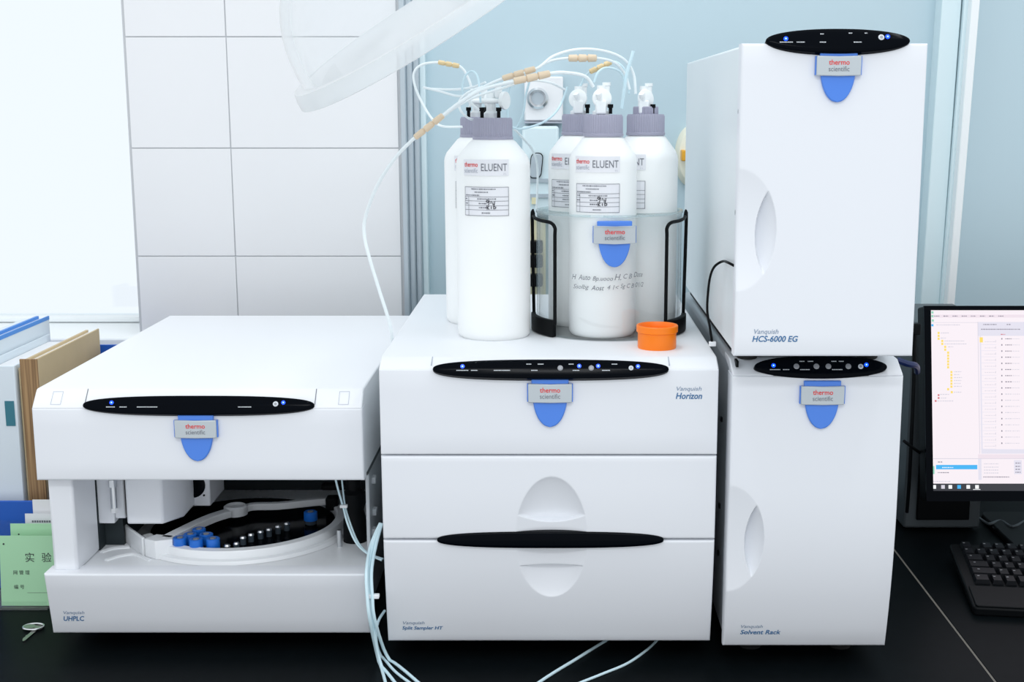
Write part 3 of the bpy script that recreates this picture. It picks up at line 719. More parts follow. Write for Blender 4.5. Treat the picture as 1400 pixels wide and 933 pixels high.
for s in (-1, 1):
    a0, a1 = s*math.radians(92 if s < 0 else 88), s*math.radians(46 if s < 0 else 45)
    zt_, zb_ = TOPZ+RH-.006, TOPZ+.018
    pts = [cp(a0, zb_)] + [cp(a0, zt_-.004, .006)]+[cp(a0+(a1-a0)*t, zt_-.004*t, .004) for t in (.05, .3, .6, .9)] + [cp(a1, zt_-.010)] + [cp(a1, zb_+(zt_-.02-zb_)*t) for t in (1, .75, .5, .25, 0)]
    obj('wire_handle', MB().tube(pts, .0024, 10, 5), 'black_plastic', br)
    f = MB(); n = 10; vs = []
    for i in range(n+1):
        a = a0+(a1-a0)*i/n
        vs += [cp(a, TOPZ+.001, .001), cp(a, TOPZ+.001, .008), cp(a, TOPZ+.024, .008), cp(a, TOPZ+.024, .001)]
    fs = [(i*4+k_, i*4+(k_+1) % 4, (i+1)*4+(k_+1) % 4, (i+1)*4+k_) for i in range(n) for k_ in range(4)]+[(0, 1, 2, 3), (n*4+3, n*4+2, n*4+1, n*4)]
    f.add(vs, fs); obj('foot_band', f, 'black_plastic', br, bevel=.0015)
fb = cyl_fn(RC.x, RC.y, RR, 0, 0)
q = at(840, 320, Y=1.708); aoff = (q.x-RC.x)
badge(br, q, .93, lambda a, b, h=0: cyl_fn(RC.x, RC.y, RR+.0006, math.asin(aoff/RR), q.z)(a, b, h))
hw = MB()
for tx, pa, pb, py, hh in (('H  Auto', 781, 808, 379, .0070), ('Bp.uooo', 810, 838, 381, .0075), ('H.', 840, 849, 378, .0082), ('C B', 852, 864, 377, .0065), ('Date', 866, 879, 375, .0065), ('Ssolbg', 783, 806, 393, .0075), ('Aost', 808, 826, 393, .0065), ('4 1<', 830, 846, 392, .0060), ('Sg C B', 848, 867, 391, .0075), ('01/2', 868, 880, 389, .0062)):
    qa_, qb_ = at(pa, py, Y=1.71), at(pb, py, Y=1.71)
    g = cyl_fn(RC.x, RC.y, RR+.0004, math.asin(max(-.99, min(.99, ((qa_.x+qb_.x)/2-RC.x)/RR))), qa_.z)
    hw.text(tx, g, .0002, width=(qb_.x-qa_.x), height=hh, shear=.3)
obj('handwriting', hw, 'grey_print', br, smooth=0)
rb = .0453; rd = .0526
for a, lb, trn, a0 in ((-12, 'eluent bottle standing right behind the blue badge of the clear cylinder', .2, -.28), (108, 'eluent bottle with a two-step cap in the clear cylinder, nearest the tall cabinet', .6, -.80), (228, 'eluent bottle in the clear cylinder nearest the two free-standing bottles', -.3, -.45)):
    t_ = math.radians(a); x = RC.x+rd*math.sin(t_); y = RC.y-rd*math.cos(t_)
    bottle(lb, x, y, rb, TOPZ+.0032, .294, a0, 'disc', True, .0262, trn)
# orange cup
q = at(897, 470, z=TOPZ+.004); cx_, cy_ = .1338, 1.662
cup = thing('orange_cup', 'small orange plastic ring cup beside the clear bottle cylinder', 'cup', (cx_, cy_, TOPZ))
obj('wall', MB().lathe([(.0225, TOPZ+.002), (.0245, TOPZ), (.0250, TOPZ+.002), (.0250, TOPZ+.0215), (.0228, TOPZ+.0215), (.0222, TOPZ+.004), (0, TOPZ+.003)], (cx_, cy_, 0), 48), 'orange', cup, smooth=40)
obj('rim', MB().lathe([(.0250, TOPZ+.0205), (.0268, TOPZ+.0215), (.0270, TOPZ+.0290), (.0262, TOPZ+.0300), (.0240, TOPZ+.0300), (.0232, TOPZ+.0290), (.0230, TOPZ+.0210)], (cx_, cy_, 0), 48), 'orange', cup, smooth=40)

# ================================================================== TUBING
def fitting(root, a, b, r=.0034, m='peek', grooves=(.34, .66)):
    r = r*1.22
    a, b = Vector(a), Vector(b); L = (b-a).length; n = (b-a)/L
    prof = [(r*.6, 0), (r*.95, .001)]
    for g in grooves: prof += [(r, L*g-.0012), (r*.72, L*g-.0008), (r*.72, L*g+.0008), (r*1.08, L*g+.0012)]
    prof += [(r*.95, L-.001), (r*.6, L)]
    return obj('tube_fitting', MB().lathe(prof, a, 16, n), m, root)
def tubing(label, pts, r=.0013, m='ptfe', fits=(), group=None, n=8):
    P = [at(p[0], p[1], Y=p[2]) if len(p) == 3 else Vector(p[:3]) for p in pts]
    mid = P[len(P)//2]
    t = thing('solvent_tube', label, 'tube', mid, group)
    obj('line', MB().tube(P, r*1.35, n, zmin=r*1.35), m, t)
    for f in fits:
        fitting(t, at(*f[0][:2], Y=f[0][2]), at(*f[1][:2], Y=f[1][2]), *f[2:])
    return t
tubing('long white tube with two tan fittings hanging down between the analyser and pump', [(811, 118, 1.75), (800, 104, 1.74), (775, 99, 1.72), (752, 100, 1.71), (702, 111, 1.70), (660, 122, 1.70), (630, 139, 1.70), (606, 157, 1.70), (587, 172, 1.70), (567, 188, 1.70), (540, 216, 1.70), (515, 255, 1.71), (500, 295, 1.72), (498, 320, 1.72), (505, 352, 1.72), (519, 398, 1.73), (531, 436, 1.74), (536, 462, 1.75), (534, 485, 1.76), (528, 520, 1.76), (522, 560, 1.77)], .0017, 'ptfe', [((567, 188, 1.70), (606, 157, 1.70), .0034), ((702, 111, 1.70), (752, 100, 1.71), .0038)])
tubing('white tube with one tan fitting arching highest over all the bottle caps', [(654, 150, 1.74), (640, 134, 1.72), (655, 122, 1.72), (687, 107, 1.72), (732, 94, 1.72), (757, 76, 1.74), (790, 67, 1.76), (825, 69, 1.79), (852, 80, 1.81), (866, 100, 1.82), (869, 128, 1.82)], .0014, 'ptfe', [((687, 107, 1.72), (732, 93.5, 1.72), .0033)])
tubing('looping tube with a small gold fitting above the left bottle pair', [(642, 148, 1.87), (645, 125, 1.87), (640, 106, 1.87), (628, 90, 1.87), (600, 85, 1.87), (577, 88, 1.87), (566, 99, 1.87), (567, 116, 1.87), (576, 138, 1.87), (590, 161, 1.86), (604, 172, 1.85), (632, 173, 1.84)], .0013, 'ptfe', [((599, 84.5, 1.87), (628, 90, 1.87), .0028, 'peek_gold')])
tubing('thin hairpin tube sticking out above the half-hidden bottle', [(652, 126, 1.80), (628, 131, 1.80), (600, 124, 1.80), (579, 119, 1.80), (590, 121, 1.801), (620, 122, 1.80), (645, 119, 1.79), (664, 112, 1.78)], .0012, 'ptfe')
tubing('small standing loop of thin tube over the twin-plug valve head', [(634, 134, 1.79), (632, 118, 1.79), (637, 102, 1.79), (646, 97, 1.79), (653, 105, 1.78), (656, 125, 1.77), (657, 140, 1.77)], .0011, 'ptfe_blue')
tubing('short curved tube hugging the left side of the twin-plug valve head', [(660, 118, 1.75), (640, 126, 1.75), (628, 138, 1.75), (630, 151, 1.75), (640, 161, 1.76), (650, 164, 1.77)], .0012, 'ptfe')
tubing('straight pale pair-line tube running up from the long tan fitting', [(601, 163, 1.71), (622, 147, 1.71), (650, 132, 1.715), (690, 119, 1.72), (720, 110, 1.73), (750, 112, 1.75), (772, 122, 1.79)], .0012, 'ptfe')
tubing('tube with a tan fitting crossing level above the right bottle caps', [(663, 139, 1.77), (690, 112, 1.78), (725, 98, 1.79), (750, 84, 1.80), (777, 79, 1.80), (816, 79, 1.80), (840, 85, 1.81), (854, 100, 1.82), (861, 122, 1.82)], .0013, 'ptfe', [((777, 79, 1.80), (816, 79, 1.80), .0040)])
tubing('tube with a slanted tan fitting between the valve heads of the right bottles', [(787, 132, 1.85), (795, 114, 1.84), (806, 98, 1.83), (836, 84, 1.83), (852, 92, 1.83), (858, 108, 1.83), (860, 128, 1.825)], .0012, 'ptfe_blue', [((806, 98, 1.83), (836, 84, 1.83), .0031, 'peek_gold')])
tubing('stiff pale blue tube rising upright above the rightmost bottle cap', [(850, 148, 1.80), (853, 125, 1.80), (857, 100, 1.80), (863, 80, 1.80), (866, 69, 1.80)], .0018, 'ptfe_blue')
tubing('drooping blue tube hanging before the chrome ring panel', [(724, 110, 1.84), (719, 130, 1.85), (715, 155, 1.86), (706, 174, 1.87), (696, 170, 1.88), (694, 145, 1.88), (697, 118, 1.87), (710, 104, 1.86)], .0012, 'ptfe_blue')
tubing('blue tube sagging between the left bottles and the right bottles below the ring', [(697, 172, 1.80), (712, 176, 1.82), (740, 168, 1.85), (757, 156, 1.88), (768, 140, 1.90), (776, 118, 1.90)], .0012, 'ptfe_blue')
tubing('pale tube dropping behind the twin-plug bottle cap to the wall unit', [(690, 168, 1.87), (705, 178, 1.90), (716, 190, 1.93), (728, 205, 1.97), (735, 232, 2.0), (733, 300, 2.02)], .0013, 'ptfe')
tubing('short pale blue tube curving over the foremost bottle of the clear cylinder', [(812, 112, 1.76), (818, 98, 1.76), (830, 92, 1.77), (848, 98, 1.79), (853, 115, 1.80), (851, 138, 1.80)], .0011, 'ptfe_blue')
# lines out of the analyser and along the bench
tubing('pale blue tube with a white clip running out of the open analyser', [(458, 652, 1.70), (463, 672, 1.70), (469, 692, 1.70), (475, 715, 1.69), (487, 742, 1.68), (503, 757, 1.67), (522, 766, 1.66)], .0011, 'ptfe_blue')
tubing('thin tube dropping straight from inside the open analyser beside its black post', [(467, 652, 1.72), (469, 670, 1.72), (472, 692, 1.71), (479, 716, 1.70), (490, 742, 1.69), (505, 757, 1.68), (524, 764, 1.67)], .0009, 'ptfe_blue')
obj('tube_clip', MB().rbox(at(470, 692, Y=1.698), Vector((1, 0, 0)), Vector((0, 1, 0)), Vector((0, 0, 1)), .005, .003, .002), 'white_plain', bpy.data.objects['solvent_tube.%03d' % 14], bevel=.0006)
for i, (lb, dx, end) in enumerate((('pale drain tube in the gap bundle, with the white cable clip', 0, ((522, 912), (545, 940))), ('pale drain tube in the gap bundle curling furthest to the right on the bench', 4, ((533, 903), (575, 936))), ('pale drain tube in the gap bundle running straight to the bench edge', -3, ((518, 905), (530, 945))))):
    g = [(521+dx*.3, 715, 1.64), (510+dx, 745, 1.63), (504+dx, 780, 1.60-i*.004), (505+dx, 815, 1.585-i*.005), (509+dx, 850, 1.58-i*.005)]
    P = [at(*p[:2], Y=p[2]) for p in g]+[at(x, y, z=.002) for x, y in end]
    t = tubing(lb, [tuple(p)+(0,) for p in P], .0016, 'ptfe_blue')
    if i == 0:
        q = at(510, 815, Y=1.583); obj('cable_clip', MB().rbox(q, Vector((1, 0, 0)), Vector((0, 1, 0)), Vector((0, 0, 1)), .008, .004, .0025), 'white_plain', t, bevel=.0008)
tubing('pale tube loop emerging low behind the sampler corner onto the bench', [tuple(at(*p[:2], Y=p[2]))+(0,) for p in ((526, 835, 1.64), (517, 850, 1.62), (514, 872, 1.60))]+[tuple(at(x, y, z=.002))+(0,) for x, y in ((521, 897), (540, 918), (562, 935))], .0014, 'ptfe_blue')
tubing('pale tube on the bench running out from under the middle of the sampler', [tuple(at(x, y, z=.0018))+(0,) for x, y in ((832, 874), (812, 886), (785, 903), (757, 920), (733, 936), (715, 950))], .0015, 'ptfe_blue')
tubing('pale tube on the bench running out from under the sampler end beside the solvent cabinet', [tuple(at(x, y, z=.0016))+(0,) for x, y in ((900, 874), (884, 889), (858, 907), (825, 921), (790, 935), (760, 948))], .0013, 'ptfe_blue')

# ================================================================== CLEAR DOME HOOD
Yd = 1.62
e0, e1 = at(407, 131, Y=Yd), at(612, 1, Y=Yd)
dirr = (e1-e0).normalized(); Rd = .185
dc = e0+dirr*Rd
n_in = Vector((dirr.z, 0, -dirr.x)).normalized()          # in the picture plane, pointing down-right
if n_in.z > 0: n_in = -n_in
axis = (n_in*math.cos(math.radians(12))+Vector((0, 1, 0))*math.sin(math.radians(12))).normalized()
dome = thing('dome_hood', 'large clear plastic dome hood with a thick white rim hanging tilted from above', 'fume hood', dc)
pr = [(Rd, 0)] + [(Rd*.93*math.cos(t)**.75, -.004-.150*math.sin(t)) for t in [PI/2*i/14 for i in range(15)]]
pr = [(r, h) for r, h in pr if r > .03]
obj('shell', MB().lathe(pr, dc, 72, axis), 'dome_clear', dome, smooth=60)
obj('rim', MB().lathe([(Rd*.94, -.006), (Rd, -.006), (Rd*1.015, .004), (Rd*1.02, .014), (Rd*1.005, .015), (Rd*.99, .004), (Rd*.94, 0), (Rd*.94, -.006)], dc, 72, axis), 'dome_rim', dome, smooth=40)
top = dc-axis*.152
obj('neck', MB().lathe([(.034, .004), (.034, -.05), (.028, -.06), (0, -.06)], top, 28, axis), 'white_plain', dome)
obj('duct', MB().tube([top-axis*.05, top-axis*.15+Vector((0, .02, .04)), top-axis*.2+Vector((0, .03, .25)), top-axis*.2+Vector((0, .04, .62))], .03, 18, 8), 'white_plain', dome)
# ================================================================== THINGS ON THE BACK WALL
YB = YW+.06
wp = thing('gas_panel', 'white wall panel with a chrome ring port behind the bottles', 'wall panel', at(743, 165, Y=YB))
a, b = at(717, 165, Y=YB-.03), at(770, 104, Y=YB-.03)
obj('plate', MB().box(a.x, b.x, YB-.03, YB, a.z, b.z), 'white_plain', wp, bevel=.003)
q = at(735, 134, Y=YB-.03)
obj('ring', MB().lathe([(.0125, 0), (.0115, .006), (.0155, .010), (.0195, .006), (.0195, 0)], q, 36, (0, -1, 0)), 'steel', wp)
obj('ring_core', MB().lathe([(.0130, 0), (.012, .003), (0, .003)], q, 32, (0, -1, 0)), 'aluminium', wp)
obj('lower_edge', MB().box(a.x, b.x, YB-.033, YB, a.z-.004, a.z-.001), 'pale_print', wp)
bx_ = thing('valve_box', 'pale wall-mounted valve box with a grey latch, seen between the bottle groups', 'box', at(740, 290, Y=YB))
a, b = at(714, 292, Y=YB-.05), at(764, 172, Y=YB-.05)
obj('case', MB().box(a.x, b.x, YB-.05, YB, a.z, b.z), 'pale_frame', bx_, bevel=.005)
q = at(733, 226, Y=YB-.05)
obj('latch', MB().prism(rrect(-.010, .010, -.022, .022, .008), plane_fn(q, (1, 0, 0), (.1, 0, 1), (0, -1, 0)), 0, .010), 'aluminium', bx_, bevel=.001)
obj('latch_rim', MB().prism(rrect(-.0115, .0115, -.0235, .0235, .009), plane_fn(q, (1, 0, 0), (.1, 0, 1), (0, -1, 0)), 0, .004), 'black_plastic', bx_)
for py in (246, 267):
    q = at(735, py, Y=YB-.05); obj('band', MB().box(a.x+.01, b.x-.002, YB-.054, YB-.05, q.z-.004, q.z+.003), 'aluminium', bx_)
q = at(730, 274, Y=YB-.05); obj('tag', MB().box(q.x-.004, q.x+.004, YB-.056, YB-.05, q.z-.006, q.z+.006), 'yellow_pale', bx_)
ps = thing('power_strip', 'upright pale power strip with black plugs behind the clear cylinder', 'power strip', at(733, 420, Y=YB))
a, b = at(722, 440, Y=YB-.03), at(746, 300, Y=YB-.03)
obj('strip_body', MB().box(a.x, b.x, YB-.03, YB, a.z, b.z), 'yellow_pale', ps, bevel=.004)
for py in (338, 358, 384):
    q = at(733, py, Y=YB-.06); obj('plug', MB().box(q.x-.012, q.x+.012, YB-.06, YB-.03, q.z-.011, q.z+.011), 'black_plastic', ps, bevel=.003)
dsh = thing('wall_dish', 'cream round wall fitting with an amber lever beside the tall cabinet', 'wall fitting', at(944, 213, Y=YB))
q = at(944, 213, Y=YB)
obj('dish', MB().lathe([(.030, 0), (.029, .012), (.024, .022), (.012, .028), (0, .029)], q, 40, (0, -1, 0)), 'cream', dsh)
o = dsh.children[0]; o.scale = (1, 1, 1.9)
q = at(934, 212, Y=YB-.035); obj('lever', MB().box(q.x-.004, q.x+.004, YB-.05, YB-.02, q.z-.010, q.z+.010), 'amber', dsh, bevel=.002)

# ================================================================== MONITOR, KEYBOARD, COMPUTER
mL, mT = at(1266, 685, Y=2.0), at(1262, 418, Y=2.07)
Mw = .545; up = (Vector((mL.x, mT.y, mT.z))-mL); Mh = up.length; up.normalize(); nm = Vector((1, 0, 0)).cross(up); nm = nm if nm.y < 0 else -nm
mf = plane_fn(mL, (1, 0, 0), up, nm)
mon = thing('monitor', 'black flat monitor showing a white data window with a yellow folder tree', 'monitor', (mL.x+Mw/2, 2.08, 0))
obj('housing', MB().prism(rrect(0, Mw, 0, Mh, .004), mf, -.035, -.001), 'black_plastic', mon, bevel=.002)
sc = 2.07/1782
def mp(px, py):
    d_ = ray(px, py); o_ = Vector((0, 0, H)); t = (mL-o_).dot(nm)/d_.dot(nm); p_ = o_+d_*t-mL; return (p_.x, p_.dot(up))
sx0, sy1 = mp(1272, 424); sy0 = mp(1272, 671)[1]; sx1 = Mw-sx0
bz = MB()
for r_ in ((0, Mw, 0, sy0), (0, Mw, sy1, Mh), (0, sx0, sy0, sy1), (sx1, Mw, sy0, sy1)): bz.prism([(r_[0], r_[2]), (r_[1], r_[2]), (r_[1], r_[3]), (r_[0], r_[3])], mf, -.001, .003)
obj('bezel', bz, 'black_gloss', mon)
scr = obj('screen', MB().rect(sx0, sx1, sy0, sy1, mf, .0005), 'screen', mon, smooth=0)
def emat(name, c): return mat(name, (.02, .02, .02), .4, emit=c, estr=1.0)
emat('ui_grey', (.62, .60, .68)); emat('ui_dark', (.22, .20, .26)); emat('ui_lav', (.72, .70, .80)); emat('ui_yellow', (.93, .68, .12)); emat('ui_blue', (.03, .42, .85))
emat('ui_black', (.012, .012, .02)); emat('ui_white', (.9, .92, .95)); emat('ui_green', (.25, .62, .45)); emat('ui_red', (.6, .12, .15)); emat('ui_pink', (.80, .70, .77))
UI = {}
def ui(mname, x0, y0, x1, y1, h=.0008):
    a, b = mp(x0, y0), mp(x1, y1); UI.setdefault(mname, MB()).rect(max(a[0], sx0), min(b[0], sx1), max(b[1], sy0), min(a[1], sy1), mf, h)
def dash(mname, x0, x1, y, h=1.2, hh=.0011):
    x = x0; rs = random.Random(int(x0*31+y*7))
    while x < x1:
        L_ = rs.uniform(1, 3); ui(mname, x, y-h/2, min(x+L_, x1), y+h/2, hh); x += L_+.8
ui('ui_black', 1272, 661, 1700, 671)
for x, c_ in ((1277, 'ui_white'), (1289, 'ui_grey'), (1299, 'ui_white'), (1311, 'ui_blue'), (1323.5, 'ui_white'), (1335.5, 'ui_white')): ui(c_, x-2.5, 663, x+2.5, 668, .0011)
ui('ui_white', 1330, 668.6, 1340, 669.4, .0012)
ui('ui_pink', 1272, 430, 1700, 434); ui('ui_lav', 1337, 440, 1700, 459); ui('ui_grey', 1337, 440, 1339, 620); ui('ui_lav', 1339, 459, 1343.5, 620); ui('ui_grey', 1272, 440.5, 1337, 441)
for x in range(8): dash('ui_dark', 1277+x*12.5, 1284+x*12.5, 432)
for x, y in ((1274.5, 427), (1274.5, 432), (1275, 438)): ui('ui_green', x-1.5, y-1.5, x+1.5, y+1.5, .0011)
ui('ui_blue', 1273, 443, 1276, 446, .0011); dash('ui_grey', 1280, 1312, 444); dash('ui_dark', 1344, 1362, 443.5); dash('ui_dark', 1376, 1382, 443.5); dash('ui_dark', 1341, 1395, 450); dash('ui_red', 1368, 1374, 457)
for x, y in [(1283, 455), (1283, 459), (1283, 463), (1288, 466), (1288, 470), (1292, 474), (1292, 478)]+[(1296, 482+i*4) for i in range(6)]+[(1300.5, 508.5+i*4) for i in range(6)]+[(1296, 532), (1301, 536)]: ui('ui_yellow', x-1.4, y-1.5, x+1.4, y+1.5, .0011)
for x, y, w in ((1286, 455, 11), (1286, 462, 7), (1291, 466, 27), (1291, 470, 30), (1296, 474, 7), (1304, 508, 10), (1304, 512, 8), (1304, 516, 11), (1304, 520, 10), (1304, 524, 9), (1304, 528, 11), (1304, 536, 10), (1285, 539, 13), (1286, 544, 8), (1281, 548, 22)): dash('ui_grey', x, x+w, y)
for x, y in ((1283, 540), (1283, 544), (1279, 548)): ui('ui_red', x-1.2, y-1.2, x+1.2, y+1.2, .0011)
ui('ui_yellow', 1339, 461, 1343.5, 468, .0012)
for i in range(18):
    y = 463+i*8.4; dash('ui_grey', 1346, 1361, y+4, .7); ui('ui_dark', 1368.6, y-1, 1370.2, y+1, .0011); dash('ui_dark' if i < 9 else 'ui_grey', 1374, 1383, y); dash('ui_grey', 1384, 1394, y, .8); ui('ui_grey', 1360.5, y+2, 1361.3, y+5, .0011); ui('ui_lav', 1340, y+7.6, 1362, y+8.1, .0011)
ui('ui_lav', 1343, 614, 1700, 620); ui('ui_grey', 1272, 626.5, 1700, 627.3); dash('ui_dark', 1282, 1288, 631.5); ui('ui_blue', 1279.5, 635.5, 1336, 641.5); dash('ui_white', 1288, 1303, 639); dash('ui_dark', 1282, 1297, 646)
ui('ui_green', 1273, 637, 1277.5, 648); ui('ui_pink', 1337, 621, 1700, 627); ui('ui_lav', 1337, 627, 1342, 656); ui('ui_lav', 1386, 629, 1397, 648)
for y in (634, 638.5, 642.5, 646.5): dash('ui_grey', 1345, 1365, y); dash('ui_dark', 1388, 1395, y-1)
dash('ui_dark', 1344, 1380, 652); dash('ui_grey', 1273, 1299, 658)
for mname, mb in UI.items(): obj('screen_print', mb, mname, scr, smooth=0)
nk = MB().box(mL.x+Mw/2-.035, mL.x+Mw/2+.035, 2.085, 2.115, .012, .22); obj('stand_neck', nk, 'black_plastic', mon, bevel=.005)
obj('stand_base', MB().prism(rrect(mL.x+Mw/2-.12, mL.x+Mw/2+.12, 1.98, 2.20, .02), lambda a, b, h: Vector((a, b, h)), 0, .012), 'black_plastic', mon, bevel=.003)
# keyboard, slightly turned
kl0, kl1 = at(1298, 743, z=.032), at(1331, 831, z=.012)
ky = (kl0-kl1); KD = math.hypot(ky.x, ky.y, ky.z); kv = ky.normalized(); ku = Vector((0, 0, -1)).cross(kv).normalized()
ku = ku if ku.x > 0 else -ku
kn = ku.cross(kv)
kf = plane_fn(kl1, ku, kv, kn); KW = .45
kb = thing('keyboard', 'black computer keyboard with a palm rest lying before the monitor', 'keyboard', (kl1.x+KW/2, kl1.y+.08, 0))
obj('base', MB().prism(rrect(0, KW, 0, KD, .006), kf, -.012, .0), 'black_plastic', kb, bevel=.002)
obj('palm_rest', MB().prism(rrect(.004, KW-.004, .003, KD*.31, .004), kf, 0, .0025), 'black_plastic', kb, bevel=.001)
for s in (.03, KW-.05): obj('prop', MB().prism([(s, KD-.03), (s+.02, KD-.03), (s+.02, KD-.01), (s, KD-.01)], kf, -.029, -.012), 'black_plastic', kb)
key_me = {}
rows = 6; y0 = KD*.345; ph = (KD*.985-y0)/rows
leg = MB()
for r_ in range(rows):
    x = .014; i = 0
    first = {0: .024, 1: .038, 2: .032, 3: .027, 4: .018, 5: .018}[r_]
    while x < KW-.03:
        wdt = first if i == 0 else .018
        if r_ == 0 and i == 3: wdt = .11
        if r_ == 5 and i == 1 and x < .04: x += .012
        kx = (round(wdt, 4))
        if kx not in key_me:
            g = .0008; t_ = .0022; hw_ = wdt/2-g; hd = ph/2-g
            m = MB(); m.add([(-hw_, -hd, 0), (hw_, -hd, 0), (hw_, hd, 0), (-hw_, hd, 0), (-hw_+t_, -hd+t_*.7, .007), (hw_-t_, -hd+t_*.7, .007), (hw_-t_, hd-t_, .007), (-hw_+t_, hd-t_, .007)], [(3, 2, 1, 0), (4, 5, 6, 7), (0, 1, 5, 4), (1, 2, 6, 5), (2, 3, 7, 6), (3, 0, 4, 7)])
            me = bpy.data.meshes.new('key'); me.from_pydata(m.v, [], m.f); me.materials.append(MATS['key_black']); key_me[kx] = me
        o = bpy.data.objects.new('key', key_me[kx]); COL.objects.link(o); o.parent = kb
        c_ = kf(x+wdt/2, y0+(r_+.5)*ph, .0005)-ROOTLOC[kb.name]
        M_ = Matrix((ku, kv, kn)).transposed().to_4x4(); M_.translation = c_; o.matrix_local = M_
        kc = (x+wdt*.32, y0+(r_+.62)*ph)
        leg.rect(kc[0]-.0018, kc[0]+.0015, kc[1]-.0009, kc[1]+.0009, kf, .0078)
        x += wdt+.0008; i += 1
obj('key_legends', leg, 'button', kb, smooth=0)
# computer tower standing behind, between cabinet and monitor
pc = thing('computer_tower', 'dark grey computer tower in the gap behind the monitor edge', 'computer', (.62, 2.25, 0))
px0 = at(1243, 560, Y=2.13).x
obj('case', MB().box(px0, px0+.13, 2.13, 2.34, .004, .36), 'case_dark', pc, bevel=.004)
obj('front_inlay', MB().box(px0+.02, px0+.11, 2.124, 2.13, .02, .34), 'black_plastic', pc, bevel=.002)
for x in (px0+.02, px0+.11):
    for y in (2.15, 2.32): obj('foot', MB().lathe([(.008, 0), (.008, .005)], (x, y, 0), 12), 'rubber', pc)
def cable(label, P, r, m, ext=None):
    t = thing('cable', label, 'cable', P[len(P)//2]); obj('lead', MB().tube(P, r, 8), m, t)
    if ext: obj('plug', ext, 'black_plastic', t, bevel=.002)
    return t
q = at(1251, 452, Y=2.05)
cable('black lead with a plug hanging beside the tall cabinet and monitor', [q, q+Vector((0, 0, -.03)), at(1250, 490, Y=2.05), at(1249, 530, Y=2.05), at(1246, 600, Y=2.05), at(1243, 660, Y=2.06), at(1240, 700, Y=2.08)], .003, 'black_plastic', MB().box(q.x-.006, q.x+.008, q.y-.006, q.y+.006, q.z-.006, q.z+.012))
q = at(1236, 497, Y=1.98)
cable('dark blue flat lead poking out beside the solvent rack top', [at(1226, 492, Y=1.98), at(1240, 497, Y=1.98), at(1252, 500, Y=1.99), at(1254, 508, Y=2.02)], .005, 'navy')
cable('black lead slanting behind the monitor edge', [at(1236, 603, Y=2.0), at(1248, 612, Y=2.03), at(1262, 622, Y=2.06)], .0025, 'black_plastic')
rs = random.Random(3)
cable('dark tangled lead lying under the monitor', [at(x, y, z=.004+.004*(i % 2)) for i, (x, y) in enumerate(((1400, 703), (1378, 706), (1362, 714), (1358, 722), (1372, 727), (1395, 722), (1420, 714)))], .0025, 'black_plastic')
cable('second dark lead crossing the tangle under the monitor', [at(x, y, z=.010+.003*(i % 2)) for i, (x, y) in enumerate(((1338, 708), (1352, 716), (1368, 712), (1384, 720), (1402, 712)))], .0025, 'case_dark')

# ================================================================== LEFT: FILE RACK, FILES, CARDS, KEYS
fr_x0, fr_x1, fy0, fy1 = -1.0, -.740, 1.86, 2.20
rk = thing('file_rack', 'blue plastic file rack with curved dividers holding the binders', 'file rack', ((fr_x0+fr_x1)/2, 2.03, 0))
obj('floor_plate', MB().box(fr_x0, fr_x1, fy0, fy1, 0, .004), 'file_blue', rk)
zf = at(30, 685, Y=fy0).z
obj('front_wall', MB().box(fr_x0, fr_x1, fy0, fy0+.004, .004, zf), 'file_blue', rk, bevel=.001)
obj('rear_wall', MB().box(fr_x0, fr_x1, fy1-.004, fy1, .004, at(150, 472, Y=2.19).z), 'file_blue', rk, bevel=.001)
ztp = at(150, 472, Y=2.19).z
for x in (fr_x0, -.915, fr_x1-.004):
    pl = [(fy0+.004, .004), (fy1-.004, .004), (fy1-.004, ztp), (fy1-.09, ztp-.004), (fy1-.115, ztp-.02), (fy1-.125, ztp-.06), (fy1-.16, ztp-.10), (fy0+.10, zf+.03), (fy0+.004, zf)]
    obj('divider', MB().prism(pl, lambda a, b, h: Vector((h, a, b)), x, x+.004), 'file_blue', rk)
def upright(name, label, cat, px0, px1, ytop, Y0, Y1, parts, z0=.0045):
    a, b2 = at(px0, ytop, Y=Y0), at(px1, ytop, Y=Y0)
    return a.x, b2.x, a.z
Yb0, Yb1 = 1.895, 2.165
x0, x1, z1 = upright('', '', '', 22.5, 50, 491, Yb0, Yb1, None)
t = thing('wooden_file', 'brown box file with a wood-grain spine standing at the end of the blue rack', 'file', ((x0+x1)/2, 2.03, .0045))
obj('spine', MB().box(x0+.004, x1, Yb0, Yb0+.004, .0045, z1), 'wood_grain', t, bevel=.0006)
obj('cover', MB().box(x1-.003, x1, Yb0+.004, Yb1, .0045, z1), 'card_brown', t, bevel=.0006)
obj('cover', MB().box(x0, x0+.003, Yb0+.004, Yb1, .0045, z1-.014), 'card_brown', t, bevel=.0006)
obj('pages', MB().box(x0+.0035, x1-.0035, Yb0+.006, Yb1-.004, .006, z1-.006), 'paper', t)
obj('page_edge', MB().box(x0+.008, x0+.012, Yb0+.005, Yb1-.002, .0045, z1-.002), 'card_brown', t)
xb1 = x0-.002; 
t = thing('white_binder', 'white lever-arch binder with a dark teal spine label beside the brown file', 'binder', (xb1-.03, 2.03, .0045))
z2 = at(10, 500, Y=1.89).z
obj('spine', MB().box(xb1-.055, xb1, 1.889, 1.892, .0045, z2), 'binder_white', t, bevel=.001)
obj('cover', MB().box(xb1-.003, xb1, 1.892, 2.165, .0045, z2), 'binder_white', t, bevel=.001)
obj('cover', MB().box(xb1-.055, xb1-.052, 1.892, 2.165, .0045, z2), 'binder_white', t, bevel=.001)
obj('pages', MB().box(xb1-.051, xb1-.004, 1.90, 2.155, .006, z2-.012), 'paper', t)
qa_, qb_ = at(9, 582, Y=1.889), at(19, 548, Y=1.889)
obj('spine_label', MB().box(qa_.x, qb_.x, 1.888, 1.889, qa_.z, qb_.z), 'teal_label', t)
